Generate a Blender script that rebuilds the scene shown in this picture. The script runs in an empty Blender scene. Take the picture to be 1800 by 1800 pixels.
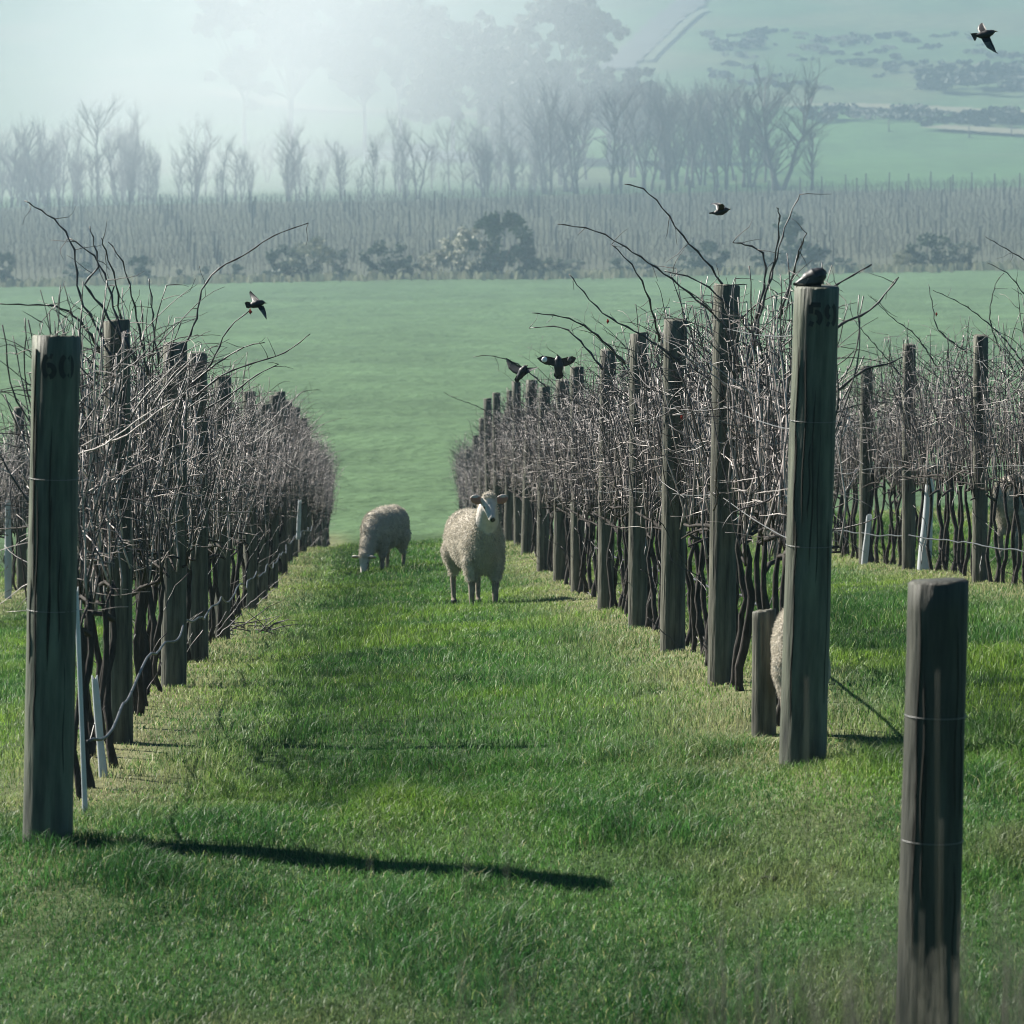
import bpy, math, random
import numpy as np
from mathutils import Vector, Matrix

sc = bpy.context.scene
COL = sc.collection
R = math.radians
# ------------------------------------------------------------------ camera
F = 9120.0                      # focal length in pixels of the 1800 px photograph
cam_d = bpy.data.cameras.new('camera'); cam = bpy.data.objects.new('camera', cam_d); COL.objects.link(cam)
cam_d.sensor_width = 36; cam_d.lens = 36 * F / 1800
cam_d.clip_start = 0.5; cam_d.clip_end = 4000
cam.location = (0, 0, 0)
cam.rotation_euler = (R(90) - math.atan(600 / F), 0, -math.atan(220 / F))
cam_d.dof.use_dof = True; cam_d.dof.focus_distance = 31; cam_d.dof.aperture_fstop = 12.0
sc.camera = cam
CM = cam.rotation_euler.to_matrix()
def P(px, py, Y):
    """world point seen at photograph pixel (px, py) at depth Y"""
    d = CM @ Vector(((px - 900) / F, (900 - py) / F, -1))
    return d * (Y / d.y)

# ------------------------------------------------------------------ sky, sun, exposure
SUN_AZ, SUN_EL = R(57), R(39)       # azimuth: from +Y (away from the camera) towards -X (left)
w = bpy.data.worlds.new("World"); sc.world = w; w.use_nodes = True
nt = w.node_tree; nt.nodes.clear()
sky = nt.nodes.new('ShaderNodeTexSky'); sky.sky_type = 'NISHITA'; sky.sun_disc = False
sky.sun_elevation = SUN_EL; sky.sun_rotation = -SUN_AZ; sky.air_density = 0.8; sky.dust_density = 0.4; sky.altitude = 1500
bg = nt.nodes.new('ShaderNodeBackground'); bg.inputs['Strength'].default_value = 0.05
wo = nt.nodes.new('ShaderNodeOutputWorld')
tn = nt.nodes.new('ShaderNodeMix'); tn.data_type = 'RGBA'; tn.blend_type = 'MULTIPLY'; tn.inputs[0].default_value = 1
tn.inputs[7].default_value = (.32, .68, .76, 1)
nt.links.new(sky.outputs[0], tn.inputs[6]); nt.links.new(tn.outputs[2], bg.inputs[0]); nt.links.new(bg.outputs[0], wo.inputs[0])
sl = bpy.data.lights.new('sun', 'SUN'); so = bpy.data.objects.new('sun', sl); COL.objects.link(so)
sl.energy = 5.0; sl.angle = R(0.9); sl.color = (1.0, 0.95, 0.85)
sdir = Vector((-math.sin(SUN_AZ) * math.cos(SUN_EL), math.cos(SUN_AZ) * math.cos(SUN_EL), math.sin(SUN_EL)))
so.rotation_euler = sdir.to_track_quat('Z', 'Y').to_euler()
so.location = (-20, 20, 30)
sc.view_settings.view_transform = 'Standard'; sc.view_settings.look = 'None'
sc.view_settings.gamma = 1; sc.view_settings.exposure = 1.42
sc.cycles.filter_width = 1.0
sc.cycles.max_bounces = 6; sc.cycles.diffuse_bounces = 2; sc.cycles.transmission_bounces = 3
sc.cycles.transparent_max_bounces = 6; sc.cycles.volume_bounces = 1; sc.cycles.volume_step_rate = 1.0
sc.cycles.use_denoising = True

# ------------------------------------------------------------------ helpers
def tag(o, label=None, cat=None, group=None, kind=None):
    if label: o['label'] = label
    if cat: o['category'] = cat
    if group: o['group'] = group
    if kind: o['kind'] = kind
    return o

def empty(name, loc=(0, 0, 0), rz=0.0):
    o = bpy.data.objects.new(name, None); COL.objects.link(o)
    o.location = loc; o.rotation_euler = (0, 0, rz); o.empty_display_size = 0.1
    return o

def link_mesh(name, me, mats, parent=None, smooth=True):
    for m in mats: me.materials.append(m)
    if smooth:
        me.polygons.foreach_set('use_smooth', np.ones(len(me.polygons), dtype=bool))
    o = bpy.data.objects.new(name, me); COL.objects.link(o)
    if parent: o.parent = parent
    return o

def np_mesh(name, verts, loops, starts, totals):
    me = bpy.data.meshes.new(name)
    me.vertices.add(len(verts)); me.vertices.foreach_set('co', np.asarray(verts, dtype=np.float32).ravel())
    me.loops.add(len(loops)); me.loops.foreach_set('vertex_index', np.asarray(loops, dtype=np.int32))
    me.polygons.add(len(starts)); me.polygons.foreach_set('loop_start', np.asarray(starts, dtype=np.int32))
    me.polygons.foreach_set('loop_total', np.asarray(totals, dtype=np.int32))
    me.update(calc_edges=True)
    return me

class MB:
    def __init__(s): s.v = []; s.f = []; s.m = []
    def add(s, vs, fs, mat=0):
        b = len(s.v); s.v.extend([tuple(p) for p in vs])
        for f in fs: s.f.append(tuple(b + i for i in f)); s.m.append(mat)
    def tube(s, pts, rad, sides=4, mat=0, cap=True):
        p = np.array([tuple(q) for q in pts], dtype=float); n = len(p)
        r = np.full(n, rad) if np.isscalar(rad) else np.array(rad, dtype=float)
        t = np.gradient(p, axis=0); t /= (np.linalg.norm(t, axis=1)[:, None] + 1e-9)
        d = p[-1] - p[0]; d = d / (np.linalg.norm(d) + 1e-9)
        ref = np.array([1.0, .1, 0]) if abs(d[2]) > .7 else np.array([0, .1, 1.0])
        u = np.cross(t, ref); u /= (np.linalg.norm(u, axis=1)[:, None] + 1e-9); vv = np.cross(t, u)
        a = np.arange(sides) * 2 * math.pi / sides
        ring = (p[:, None, :] + r[:, None, None] * (np.cos(a)[None, :, None] * u[:, None, :] + np.sin(a)[None, :, None] * vv[:, None, :]))
        b = len(s.v); s.v.extend(map(tuple, ring.reshape(-1, 3)))
        for i in range(n - 1):
            for j in range(sides):
                k = (j + 1) % sides
                s.f.append((b + i * sides + j, b + i * sides + k, b + (i + 1) * sides + k, b + (i + 1) * sides + j)); s.m.append(mat)
        if cap:
            s.f.append(tuple(b + j for j in range(sides))[::-1]); s.m.append(mat)
            s.f.append(tuple(b + (n - 1) * sides + j for j in range(sides))); s.m.append(mat)
    def ellipsoid(s, c, r, mat=0, seg=16, rings=10, rot=None):
        vs = []; fs = []
        for i in range(rings + 1):
            th = math.pi * i / rings
            for j in range(seg):
                ph = 2 * math.pi * j / seg
                q = Vector((r[0] * math.sin(th) * math.cos(ph), r[1] * math.sin(th) * math.sin(ph), r[2] * math.cos(th)))
                if rot is not None: q = rot @ q
                vs.append((c[0] + q.x, c[1] + q.y, c[2] + q.z))
        for i in range(rings):
            for j in range(seg):
                k = (j + 1) % seg
                fs.append((i * seg + j, (i + 1) * seg + j, (i + 1) * seg + k, i * seg + k))
        s.add(vs, fs, mat)
    def box(s, c, d, mat=0, rot=None):
        vs = []
        for x in (-1, 1):
            for y in (-1, 1):
                for z in (-1, 1):
                    q = Vector((x * d[0] / 2, y * d[1] / 2, z * d[2] / 2))
                    if rot is not None: q = rot @ q
                    vs.append((c[0] + q.x, c[1] + q.y, c[2] + q.z))
        s.add(vs, [(0, 1, 3, 2), (4, 6, 7, 5), (0, 4, 5, 1), (2, 3, 7, 6), (0, 2, 6, 4), (1, 5, 7, 3)], mat)
    def mesh(s, name):
        me = bpy.data.meshes.new(name); me.from_pydata(s.v, [], s.f)
        return me
    def build(s, name, mats, parent=None, smooth=True):
        me = s.mesh(name); me.polygons.foreach_set('material_index', np.array(s.m, dtype=np.int32)) if s.m else None
        return link_mesh(name, me, mats, parent, smooth)

def copy_tree(o, parent=None):
    c = o.copy(); COL.objects.link(c); c.parent = parent
    for ch in list(o.children): copy_tree(ch, c)
    return c

# value noise
def _h(ix, iy, s):
    n = (ix.astype(np.int64) * 374761393 + iy.astype(np.int64) * 668265263 + s * 982451653) & 0x7fffffff
    n = ((n ^ (n >> 13)) * 1274126177) & 0x7fffffff
    return ((n ^ (n >> 16)) & 0xffff) / 65535.0
def vnoise(x, y, s=0):
    x = np.asarray(x, dtype=float); y = np.asarray(y, dtype=float)
    ix = np.floor(x); iy = np.floor(y); fx = x - ix; fy = y - iy
    fx = fx * fx * (3 - 2 * fx); fy = fy * fy * (3 - 2 * fy)
    a = _h(ix, iy, s); b = _h(ix + 1, iy, s); c = _h(ix, iy + 1, s); d = _h(ix + 1, iy + 1, s)
    return (a * (1 - fx) + b * fx) * (1 - fy) + (c * (1 - fx) + d * fx) * fy
def fbm(x, y, s=0, o=3):
    t = 0; a = .5; n = 0
    for k in range(o):
        t = t + a * vnoise(x * 2 ** k, y * 2 ** k, s + 17 * k); n += a; a *= .5
    return t / n

# ------------------------------------------------------------------ terrain height
PY = [-80, 0, 6, 10, 13, 16, 20, 21.05, 25.4, 29.9, 34.8, 40.2, 45.7, 50.5, 55.6, 61.2, 66.7, 80, 90, 108, 122, 380, 400, 470, 560, 600, 640, 700, 750, 780, 800, 840, 1000, 1060, 1110, 1700]
PZ = [-1.7, -1.7, -1.9, -2.15, -2.60, -2.80, -2.385, -2.455, -2.54, -2.80, -3.09, -3.43, -3.73, -4.04, -4.32, -4.55, -4.85, -5.68, -6.55, -7.9, -8.2, -8.1, -7.9, -6.2, -3.4, -3.2, -2.0, 1.0, 5.0, 7.5, 8.3, 13, 33, 41, 43, 44]
_yy = np.linspace(-80, 1700, 17801); _zz = np.interp(_yy, PY, PZ)
def _smooth(z, k):
    ker = np.hanning(k); ker /= ker.sum(); zp = np.pad(z, k // 2, mode='edge'); return np.convolve(zp, ker, 'valid')[:len(z)]
_z1 = _smooth(_zz, 21); _z2 = _smooth(_zz, 301)
_b = np.clip((_yy - 110) / 60, 0, 1); _zz = _z1 * (1 - _b) + _z2 * _b
XL, XR, XR2, XR3, XL2 = -1.28, 1.72, 4.72, 7.72, -4.28
def hgt(X, Y):
    X = np.asarray(X, dtype=float); Y = np.asarray(Y, dtype=float)
    z = np.interp(Y, _yy, _zz)
    near = np.clip((125 - Y) / 40, 0, 1)
    z = z + near * .062 * np.clip(X - 1.72, -14, 14)
    far = np.clip((Y - 200) / 150, 0, 1)
    z = z + far * .017 * np.clip(X, -160, 160) * (1 + np.clip((Y - 500) / 200, 0, 1) * .6)
    fn = np.clip((Y - 620) / 100, 0, 1)
    z = z + fn * 3.0 * (fbm(X / 60 + 9, Y / 70, 5) - .5)
    fd = np.clip((Y - 120) / 40, 0, 1) * (1 - fn)
    z = z + fd * .5 * (fbm(X / 30, Y / 45, 8) - .5)
    nn = np.clip((95 - Y) / 20, 0, 1)
    z = z + nn * (.05 * (fbm(X * .9, Y * .5, 3) - .5) + .03 * (fbm(X * 3, Y * 2, 4) - .5))
    fr = np.clip((Y - 112) / 8, 0, 1) * np.clip((385 - Y) / 5, 0, 1)
    z = z + fr * (.20 * (fbm(X / 3.2 + Y / 9, Y / 4.5, 41, 3) - .5) + .10 * (vnoise(X / 1.3, Y / 1.9, 43) - .5))
    # slight mounding under the vine rows
    for xr in (XL, XR, XR2, XR3, XL2):
        z = z + .03 * np.exp(-((X - xr) / .3) ** 2) * np.clip((Y - 19) / 2, 0, 1) * near
    return z
def gh(x, y): return float(hgt(x, y))

# ------------------------------------------------------------------ materials
def mat(name, col=(.5, .5, .5), rough=.7, spec=.3, noise=None, bump=None, trans=0.0, attr=None, sheen=0, stretch=(1, 1, 1), subs=None, coord='Object'):
    """procedural Principled; noise=(scale, dark, light) multiplies colour; bump=(scale, strength)"""
    m = bpy.data.materials.new(name); m.use_nodes = True; n = m.node_tree; n.nodes.clear(); L = n.links.new
    out = n.nodes.new('ShaderNodeOutputMaterial'); p = n.nodes.new('ShaderNodeBsdfPrincipled')
    p.inputs['Roughness'].default_value = rough; p.inputs['Specular IOR Level'].default_value = spec
    if sheen: p.inputs['Sheen Weight'].default_value = sheen
    base = None
    if attr:
        a = n.nodes.new('ShaderNodeAttribute'); a.attribute_name = attr; base = a.outputs['Color']
    else:
        rgb = n.nodes.new('ShaderNodeRGB'); rgb.outputs[0].default_value = (*col, 1); base = rgb.outputs[0]
    tc = n.nodes.new('ShaderNodeTexCoord'); mp = n.nodes.new('ShaderNodeMapping'); mp.inputs['Scale'].default_value = stretch
    L(tc.outputs[coord], mp.inputs[0])
    if noise:
        nz = n.nodes.new('ShaderNodeTexNoise'); nz.inputs['Scale'].default_value = noise[0]; nz.inputs['Detail'].default_value = 5
        nz.inputs['Roughness'].default_value = .6
        L(mp.outputs[0], nz.inputs[0])
        mr = n.nodes.new('ShaderNodeMapRange'); mr.inputs[1].default_value = .3; mr.inputs[2].default_value = .7
        mr.inputs[3].default_value = noise[1]; mr.inputs[4].default_value = noise[2]
        L(nz.outputs[0], mr.inputs[0])
        mx = n.nodes.new('ShaderNodeVectorMath'); mx.operation = 'SCALE'
        L(base, mx.inputs[0]); L(mr.outputs[0], mx.inputs['Scale']); base = mx.outputs[0]
    L(base, p.inputs['Base Color'])
    if bump:
        nb = n.nodes.new('ShaderNodeTexNoise'); nb.inputs['Scale'].default_value = bump[0]; nb.inputs['Detail'].default_value = 6
        L(mp.outputs[0], nb.inputs[0])
        bp = n.nodes.new('ShaderNodeBump'); bp.inputs['Strength'].default_value = 1; bp.inputs['Distance'].default_value = bump[1]
        L(nb.outputs[0], bp.inputs['Height']); L(bp.outputs[0], p.inputs['Normal'])
    if trans:
        tr = n.nodes.new('ShaderNodeBsdfTranslucent'); ms = n.nodes.new('ShaderNodeMixShader'); ms.inputs[0].default_value = trans
        L(base, tr.inputs[0]); L(p.outputs[0], ms.inputs[1]); L(tr.outputs[0], ms.inputs[2]); L(ms.outputs[0], out.inputs[0])
    else:
        L(p.outputs[0], out.inputs[0])
    return m

M = {}
M['ground'] = mat('ground_cover', rough=.9, spec=.1, attr='Col', noise=(.35, .8, 1.2), bump=(1.6, .25))
M['grass'] = mat('grass_blade', rough=.5, spec=.3, attr='Col', trans=.45)
M['straw'] = mat('straw', (.085, .085, .06), rough=.7, trans=.15)
M['post'] = mat('weathered_post', (.072, .070, .052), rough=.7, spec=.4, noise=(6, .12, 1.9), bump=(12, .012), stretch=(5, 5, .45))
M['endpost'] = mat('treated_post', (.066, .071, .050), rough=.65, spec=.45, noise=(4, .10, 1.9), bump=(9, .012), stretch=(4.5, 4.5, .5))
M['darkpost'] = mat('dark_wood_post', (.030, .030, .022), rough=.7, spec=.4, noise=(4, .2, 1.8), bump=(9, .012), stretch=(4.5, 4.5, .5))  # anchor post in a darker wood colour than the end posts
M['crack'] = mat('post_crack', (.02, .018, .014), rough=.9)
M['paint'] = mat('stencil_paint', (.008, .008, .008), rough=.6, noise=(40, .6, 1.5))
M['bark'] = mat('vine_bark', (.034, .029, .026), rough=.85, spec=.2, noise=(30, .5, 1.5), bump=(60, .006), stretch=(1, 1, .3))
M['cane'] = mat('vine_cane', (.37, .315, .295), rough=.5, spec=.55, noise=(9, .2, 1.4))  # pale canes: sunlit brightness put into the colour
M['cane_dark'] = mat('vine_cane_dark', (.035, .028, .028), rough=.5, spec=.5, noise=(14, .6, 1.4))  # near-black canes mixed in, their colour stands in for shade
M['wire'] = mat('galvanised_wire', (.16, .16, .16), rough=.5, spec=.6); M['wire'].node_tree.nodes['Principled BSDF'].inputs['Metallic'].default_value = .8
M['hose'] = mat('black_hose', (.03, .033, .038), rough=.5, spec=.5)
M['guard'] = mat('white_plastic', (.62, .64, .66), rough=.5, trans=.3, noise=(6, .85, 1.05))
M['wool'] = mat('wool', (.48, .44, .38), rough=.95, spec=.1, noise=(14, .72, 1.15), bump=(60, .008))
M['fleece'] = mat('fleece', (.52, .48, .41), rough=.9, spec=.15, noise=(10, .75, 1.15), trans=.25)
M['face'] = mat('sheep_face', (.55, .50, .46), rough=.8, noise=(25, .8, 1.1), bump=(90, .003))
M['leg'] = mat('sheep_leg', (.24, .20, .165), rough=.85, noise=(25, .6, 1.1))
M['ear'] = mat('sheep_ear', (.45, .24, .19), rough=.7, trans=.35)
M['dark'] = mat('dark_horn', (.02, .018, .018), rough=.4, spec=.5)
M['feather'] = mat('black_feather', (.012, .012, .015), rough=.5, spec=.4, noise=(60, .6, 1.6))
M['feather_grey'] = mat('grey_feather', (.13, .125, .12), rough=.6, trans=.3, noise=(80, .6, 1.3))
M['feather_white'] = mat('white_feather', (.75, .75, .75), rough=.6)
M['beak'] = mat('beak', (.10, .07, .03), rough=.4)
M['red_leaf'] = mat('red_leaf', (.16, .022, .014), rough=.5, trans=.4)
M['clod'] = mat('dark_soil', (.03, .026, .02), rough=.9, noise=(20, .5, 1.5), bump=(30, .02))
M['farbark'] = mat('grey_bark', (.09, .08, .075), rough=.85, noise=(2, .7, 1.3))
M['eucbark'] = mat('pale_bark', (.26, .24, .21), rough=.8, noise=(1.2, .5, 1.3))
M['eucleaf'] = mat('olive_leaf', (.050, .065, .040), rough=.5, noise=(.3, .6, 1.5), trans=.25)
M['bushleaf'] = mat('bush_leaf', (.035, .06, .035), rough=.6, noise=(.6, .6, 1.5), trans=.2)
M['paleleaf'] = mat('pale_leaf', (.20, .20, .13), rough=.5, noise=(.6, .7, 1.4), trans=.3)
M['shrub'] = mat('gorse', (.045, .05, .04), rough=.8, noise=(.8, .6, 1.5))
M['farvine'] = mat('dormant_vine', (.075, .06, .06), rough=.8, noise=(.5, .7, 1.3))
M['white_rail'] = mat('white_rail', (.75, .75, .72), rough=.5)
M['track'] = mat('worn_track', (.055, .055, .05), rough=.95, noise=(.25, .7, 1.2))
M['ground_pale'] = mat('pale_bank', (.07, .085, .05), rough=.95, noise=(.3, .7, 1.2))
M['drygrass'] = mat('dry_grass_bank', (.13, .125, .08), rough=.95, noise=(.3, .7, 1.2))

# ------------------------------------------------------------------ ground sheet
def axis(segs):
    a = []
    for lo, hi, st in segs: a.append(np.arange(lo, hi, st))
    return np.concatenate(a + [[segs[-1][1]]])
gx = axis([(-620, -130, 35), (-130, -36, 4), (-36, -16, .9), (-16, 16, .25), (16, 52, .9), (52, 130, 4), (130, 620, 35)])
gy = axis([(-80, 14, 2), (14, 92, .25), (92, 130, .5), (130, 395, .9), (395, 400, 2), (400, 1120, 5), (1120, 1700, 40)])
GX, GY = np.meshgrid(gx, gy); GZ = hgt(GX, GY)
nx, ny = len(gx), len(gy)
idx = np.arange(nx * ny).reshape(ny, nx)
q = np.stack([idx[:-1, :-1], idx[:-1, 1:], idx[1:, 1:], idx[1:, :-1]], -1).reshape(-1, 4)
me = np_mesh('ground', np.stack([GX, GY, GZ], -1).reshape(-1, 3), q.ravel(), np.arange(len(q)) * 4, np.full(len(q), 4))
def ground_col(X, Y):
    near = np.array([.030, .060, .018]); straw = np.array([.15, .145, .075]); field = np.array([.064, .112, .052])
    hill = np.array([.050, .088, .038]); vy = np.array([.065, .068, .045]); mead = np.array([.050, .105, .036])
    c = np.zeros(X.shape + (3,))
    def mixin(col, wgt):
        nonlocal c
        c = c * (1 - wgt[..., None]) + col * wgt[..., None]
    c[:] = near
    m = np.zeros(X.shape)
    for xr in (XL, XR, XR2, XR3, XL2):
        m = np.maximum(m, np.exp(-((X - xr) / .38) ** 2))
    mixin(straw, m * np.clip((Y - 18) / 3, 0, 1) * (.5 + .7 * fbm(X * 1.5, Y * .8, 21)).clip(0, 1) * .9)
    mixin(field, np.clip((Y - 112) / 6, 0, 1))
    mixin(vy, np.clip((Y - 383) / 5, 0, 1))
    mixin(mead, np.clip((Y - 575) / 20, 0, 1))
    mixin(hill, np.clip((Y - 770) / 20, 0, 1))
    t = fbm(X / 22, Y / 30, 31); far = np.clip((Y - 560) / 50, 0, 1)
    mixin(np.array([.10, .098, .06]), far * np.clip((t - .5) * 3, 0, .5))
    t2 = fbm(X / 6, Y / 14, 33, 4); c *= (1 + (.5 * (t2 - .5))[..., None] * np.clip((Y - 100) / 20, 0, 1)[..., None])
    return c
gc = ground_col(GX, GY).reshape(-1, 3)
ca = me.color_attributes.new('Col', 'FLOAT_COLOR', 'POINT')
ca.data.foreach_set('color', np.concatenate([gc, np.ones((len(gc), 1))], 1).astype(np.float32).ravel())
tag(link_mesh('ground', me, [M['ground']]), kind='structure')

# draped strips on the far hill
def strip(name, pts, wid, m, off=.45, n=60):
    """pts: ground points (X, Y)"""
    p = np.array(pts, float); t = np.linspace(0, len(p) - 1, n)
    x = _smooth(np.interp(t, range(len(p)), p[:, 0]), 9); y = _smooth(np.interp(t, range(len(p)), p[:, 1]), 9)
    x[0], y[0] = p[0]; x[-1], y[-1] = p[-1]
    tx, ty = np.gradient(x), np.gradient(y); l = np.hypot(tx, ty); nxx, nyy = -ty / l, tx / l
    vs = []; fs = []; K = 6
    for i in range(n):
        wv = wid * (1 + .25 * math.sin(i * 1.7) * math.cos(i * .6))
        for k in range(K):
            s = (k / (K - 1) - .5) * wv
            X = x[i] + nxx[i] * s; Y = y[i] + nyy[i] * s; vs.append((X, Y, gh(X, Y) + off))
    for i in range(n - 1):
        for k in range(K - 1):
            a = i * K + k; fs.append((a, a + 1, a + K + 1, a + K))
    b = MB(); b.add(vs, fs); o = b.build(name, [m]); tag(o, kind='structure'); return o
def ground_at(px, py, y0=560, y1=1050):
    """ground point under a pixel"""
    d = P(px, py, 1.0); ys = np.arange(y0, y1, .5); g = hgt(d.x * ys, ys) - d.z * ys
    k = np.argmax(g > 0) if (g > 0).any() else len(ys) - 1
    return float(d.x * ys[k]), float(ys[k])

strip('track', [ground_at(1080, 125), ground_at(1125, 85), ground_at(1165, 45), ground_at(1225, -4)], 6, M['track'])
strip('pale_strip', [ground_at(1140, 110), ground_at(1190, 60), ground_at(1240, 20)], 1.6, M['ground_pale'], .5)
strip('pale_strip', [ground_at(1380, 190), ground_at(1500, 189), ground_at(1650, 196), ground_at(1830, 205)], 7, M['drygrass'])
strip('pale_strip', [ground_at(1640, 228), ground_at(1720, 233), ground_at(1830, 240)], 6, M['drygrass'], .5)
strip('pale_strip', [ground_at(380, 166), ground_at(450, 178), ground_at(530, 193), ground_at(680, 200), ground_at(860, 205)], 5, M['drygrass'])  # light line along the knoll edge painted as a pale strip, no path

# ------------------------------------------------------------------ near grass blades
rng = np.random.default_rng(7)
def blades(N, Ysel, Xsel, hfun, colfun, wfun, name, matl, lean=.75):
    Y = Ysel; X = Xsel; n = len(Y)
    h, c = hfun(X, Y), colfun(X, Y)
    z = hgt(X, Y) - .004
    a = rng.uniform(0, 2 * math.pi, n); la = rng.uniform(0, 2 * math.pi, n)
    ln = h * rng.uniform(.1, lean * 1.6, n)
    wd = wfun(Y) * rng.uniform(.6, 1.4, n)
    ux, uy = np.cos(a) * wd / 2, np.sin(a) * wd / 2
    lx, ly = np.cos(la) * ln, np.sin(la) * ln
    base = np.stack([X, Y, z], -1); U = np.stack([ux, uy, 0 * ux], -1)
    mid = base + np.stack([lx * .3, ly * .3, h * .6], -1); tip = base + np.stack([lx, ly, h * rng.uniform(.75, 1, n)], -1)
    V = np.stack([base - U, base + U, mid + U * .75, mid - U * .75, tip], 1).reshape(-1, 3)
    b = (np.arange(n) * 5)[:, None]
    L = np.concatenate([b + np.array([[0, 1, 2, 3]]), b + np.array([[3, 2, 4]])], 1).ravel()
    starts = (np.arange(n) * 7)[:, None] + np.array([[0, 4]]); tot = np.tile([4, 3], n)
    me = np_mesh(name, V, L, starts.ravel(), tot)
    C = np.repeat(c, 5, 0)
    ca = me.color_attributes.new('Col', 'FLOAT_COLOR', 'POINT')
    ca.data.foreach_set('color', np.concatenate([C, np.ones((len(C), 1))], 1).astype(np.float32).ravel())
    return link_mesh(name, me, [matl], smooth=False)
def rowmask(X, s=.35):
    m = np.zeros_like(X)
    for xr in (XL, XR, XR2, XR3, XL2): m = np.maximum(m, np.exp(-((X - xr) / s) ** 2))
    return m
TUFTS = [(P(a, 900, y).x, y, z) for a, y, z in [(1150, 25.6, .09), (350, 20.25, .20), (10, 20.1, .16), (90, 19.85, .13), (1290, 21.6, .12), (1400, 20.9, .10), (470, 19.8, .1), (1560, 20.6, .14), (760, 22.0, .12), (900, 27, .13), (620, 30, .14), (1020, 24, .12), (520, 24, .15), (1700, 22, .2), (250, 19.2, .14), (1100, 19.4, .12), (700, 18.4, .1)]]
def g_h(X, Y):
    n = len(X); patch = fbm(X * .8, Y * .45, 51); tuft = np.clip(fbm(X * 2.6, Y * 1.6, 52) - .54, 0, 1) * 3.8
    head = np.clip((20.6 - Y + .5 * (fbm(X * .6, Y * .1, 55) - .5)) / 1.0, 0, 1)      # mown headland in front of the rows
    h = (.026 + .026 * patch + .062 * tuft) * (1 - .25 * head)
    rm = rowmask(X) * (1 - head); h = h * (1 - .45 * rm)
    h *= 1 + .35 * np.clip((Y - 55) / 25, 0, 1)
    for (tx, ty, sz) in TUFTS: h = h * (1 + .8 * np.exp(-(((X - tx) / sz) ** 2 + ((Y - ty) / (sz * 1.6)) ** 2)))
    return h * rng.uniform(.5, 1.35, n)
def g_c(X, Y):
    n = len(X); lush = np.array([.052, .145, .028]); yel = np.array([.17, .28, .035]); dry = np.array([.31, .30, .155]); dull = np.array([.055, .155, .038]); dk = np.array([.020, .075, .018])
    p = fbm(X * .9, Y * .4, 61); p2 = fbm(X * 3.1, Y * 1.5, 62)
    c = np.repeat(lush[None], n, 0)
    def mx(col, wgt):
        nonlocal c
        wgt = np.clip(wgt, 0, 1)[:, None]; c = c * (1 - wgt) + col * wgt
    mx(yel, (p - .42) * 3 * rng.uniform(.4, 1.3, n)); mx(dk, (.45 - p2) * 3.4)
    head = np.clip((20.8 - Y + 1.2 * (fbm(X * .7, Y * .3, 65) - .5)) / 1.5, 0, 1)
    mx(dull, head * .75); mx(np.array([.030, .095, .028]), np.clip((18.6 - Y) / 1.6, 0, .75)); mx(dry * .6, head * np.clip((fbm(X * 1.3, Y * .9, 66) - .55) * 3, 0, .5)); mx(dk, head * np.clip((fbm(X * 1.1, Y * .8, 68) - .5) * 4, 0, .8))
    rm = rowmask(X, .52) * np.clip((Y - 20.2) / 1.2, 0, 1)
    mx(dry, (rm * 1.15 * (rng.random(n) < .25 + .75 * fbm(X * 2, Y, 67))) * rng.uniform(.5, 1, n))
    dr = rng.random(n); mx(dry * 1.1, (dr < .02) * .9); mx(np.array([.20, .27, .09]), ((dr > .05) & (dr < .15)) * .8)
    for (tx, ty, sz) in TUFTS: mx(dk, .7 * np.exp(-(((X - tx) / sz / .8) ** 2 + ((Y - ty) / (sz * 1.6)) ** 2)))
    return c * rng.uniform(.6, 1.4, n)[:, None]
NB = 1150000
u = rng.random(NB); e = .7; Yb = (16.3 ** e + u * (88 ** e - 16.3 ** e)) ** (1 / e)
Yb[:230000] = rng.uniform(16.0, 22.0, 230000)
Xb = rng.uniform(-.0746 * Yb - .8 - .006 * Yb, .1228 * Yb + .8 + .006 * Yb)
keep = rng.random(NB) < (1 - .35 * rowmask(Xb, .2))
Yb, Xb = Yb[keep], Xb[keep]
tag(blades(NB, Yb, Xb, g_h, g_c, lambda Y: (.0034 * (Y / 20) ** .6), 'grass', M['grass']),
    'short bright green grass covering the lanes between the vine rows', 'grass', kind='stuff')

# ------------------------------------------------------------------ posts
def post_mesh(r, h, seed, sides=28, rings=16):
    rg = random.Random(seed); vs = []; fs = []
    zs = [-.25] + [h * i / (rings - 1) for i in range(rings)][0:-1] + [h - .006, h]
    ph = [rg.uniform(0, 6.28) for _ in range(6)]
    for k, z in enumerate(zs):
        rr = r * (1.03 - .05 * z / h); 
        if k == len(zs) - 1: rr *= .93
        elif k < len(zs) - 2 and z > 0: rr *= 1 + .012 * math.sin(z * 9 + ph[5]) * rg.random()
        for j in range(sides):
            a = 2 * math.pi * j / sides
            d = 1 + .018 * math.sin(2 * a + ph[0]) + .012 * math.sin(3 * a + ph[1] + z * .7) + .008 * math.sin(7 * a + ph[2] + z * 1.3) + .006 * math.sin(z * 5 + ph[3])
            if k == len(zs) - 1 or k == len(zs) - 2: d += .0
            vs.append((rr * d * math.cos(a), rr * d * math.sin(a), z + (.006 * math.sin(a + ph[4]) + rg.uniform(-.004, .003) if k >= len(zs) - 2 else 0)))
    n = len(zs)
    for k in range(n - 1):
        for j in range(sides):
            q = (j + 1) % sides; fs.append((k * sides + j, k * sides + q, (k + 1) * sides + q, (k + 1) * sides + j))
    fs.append(tuple((n - 1) * sides + j for j in range(sides)))
    b = MB(); b.add(vs, fs); return b
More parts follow.
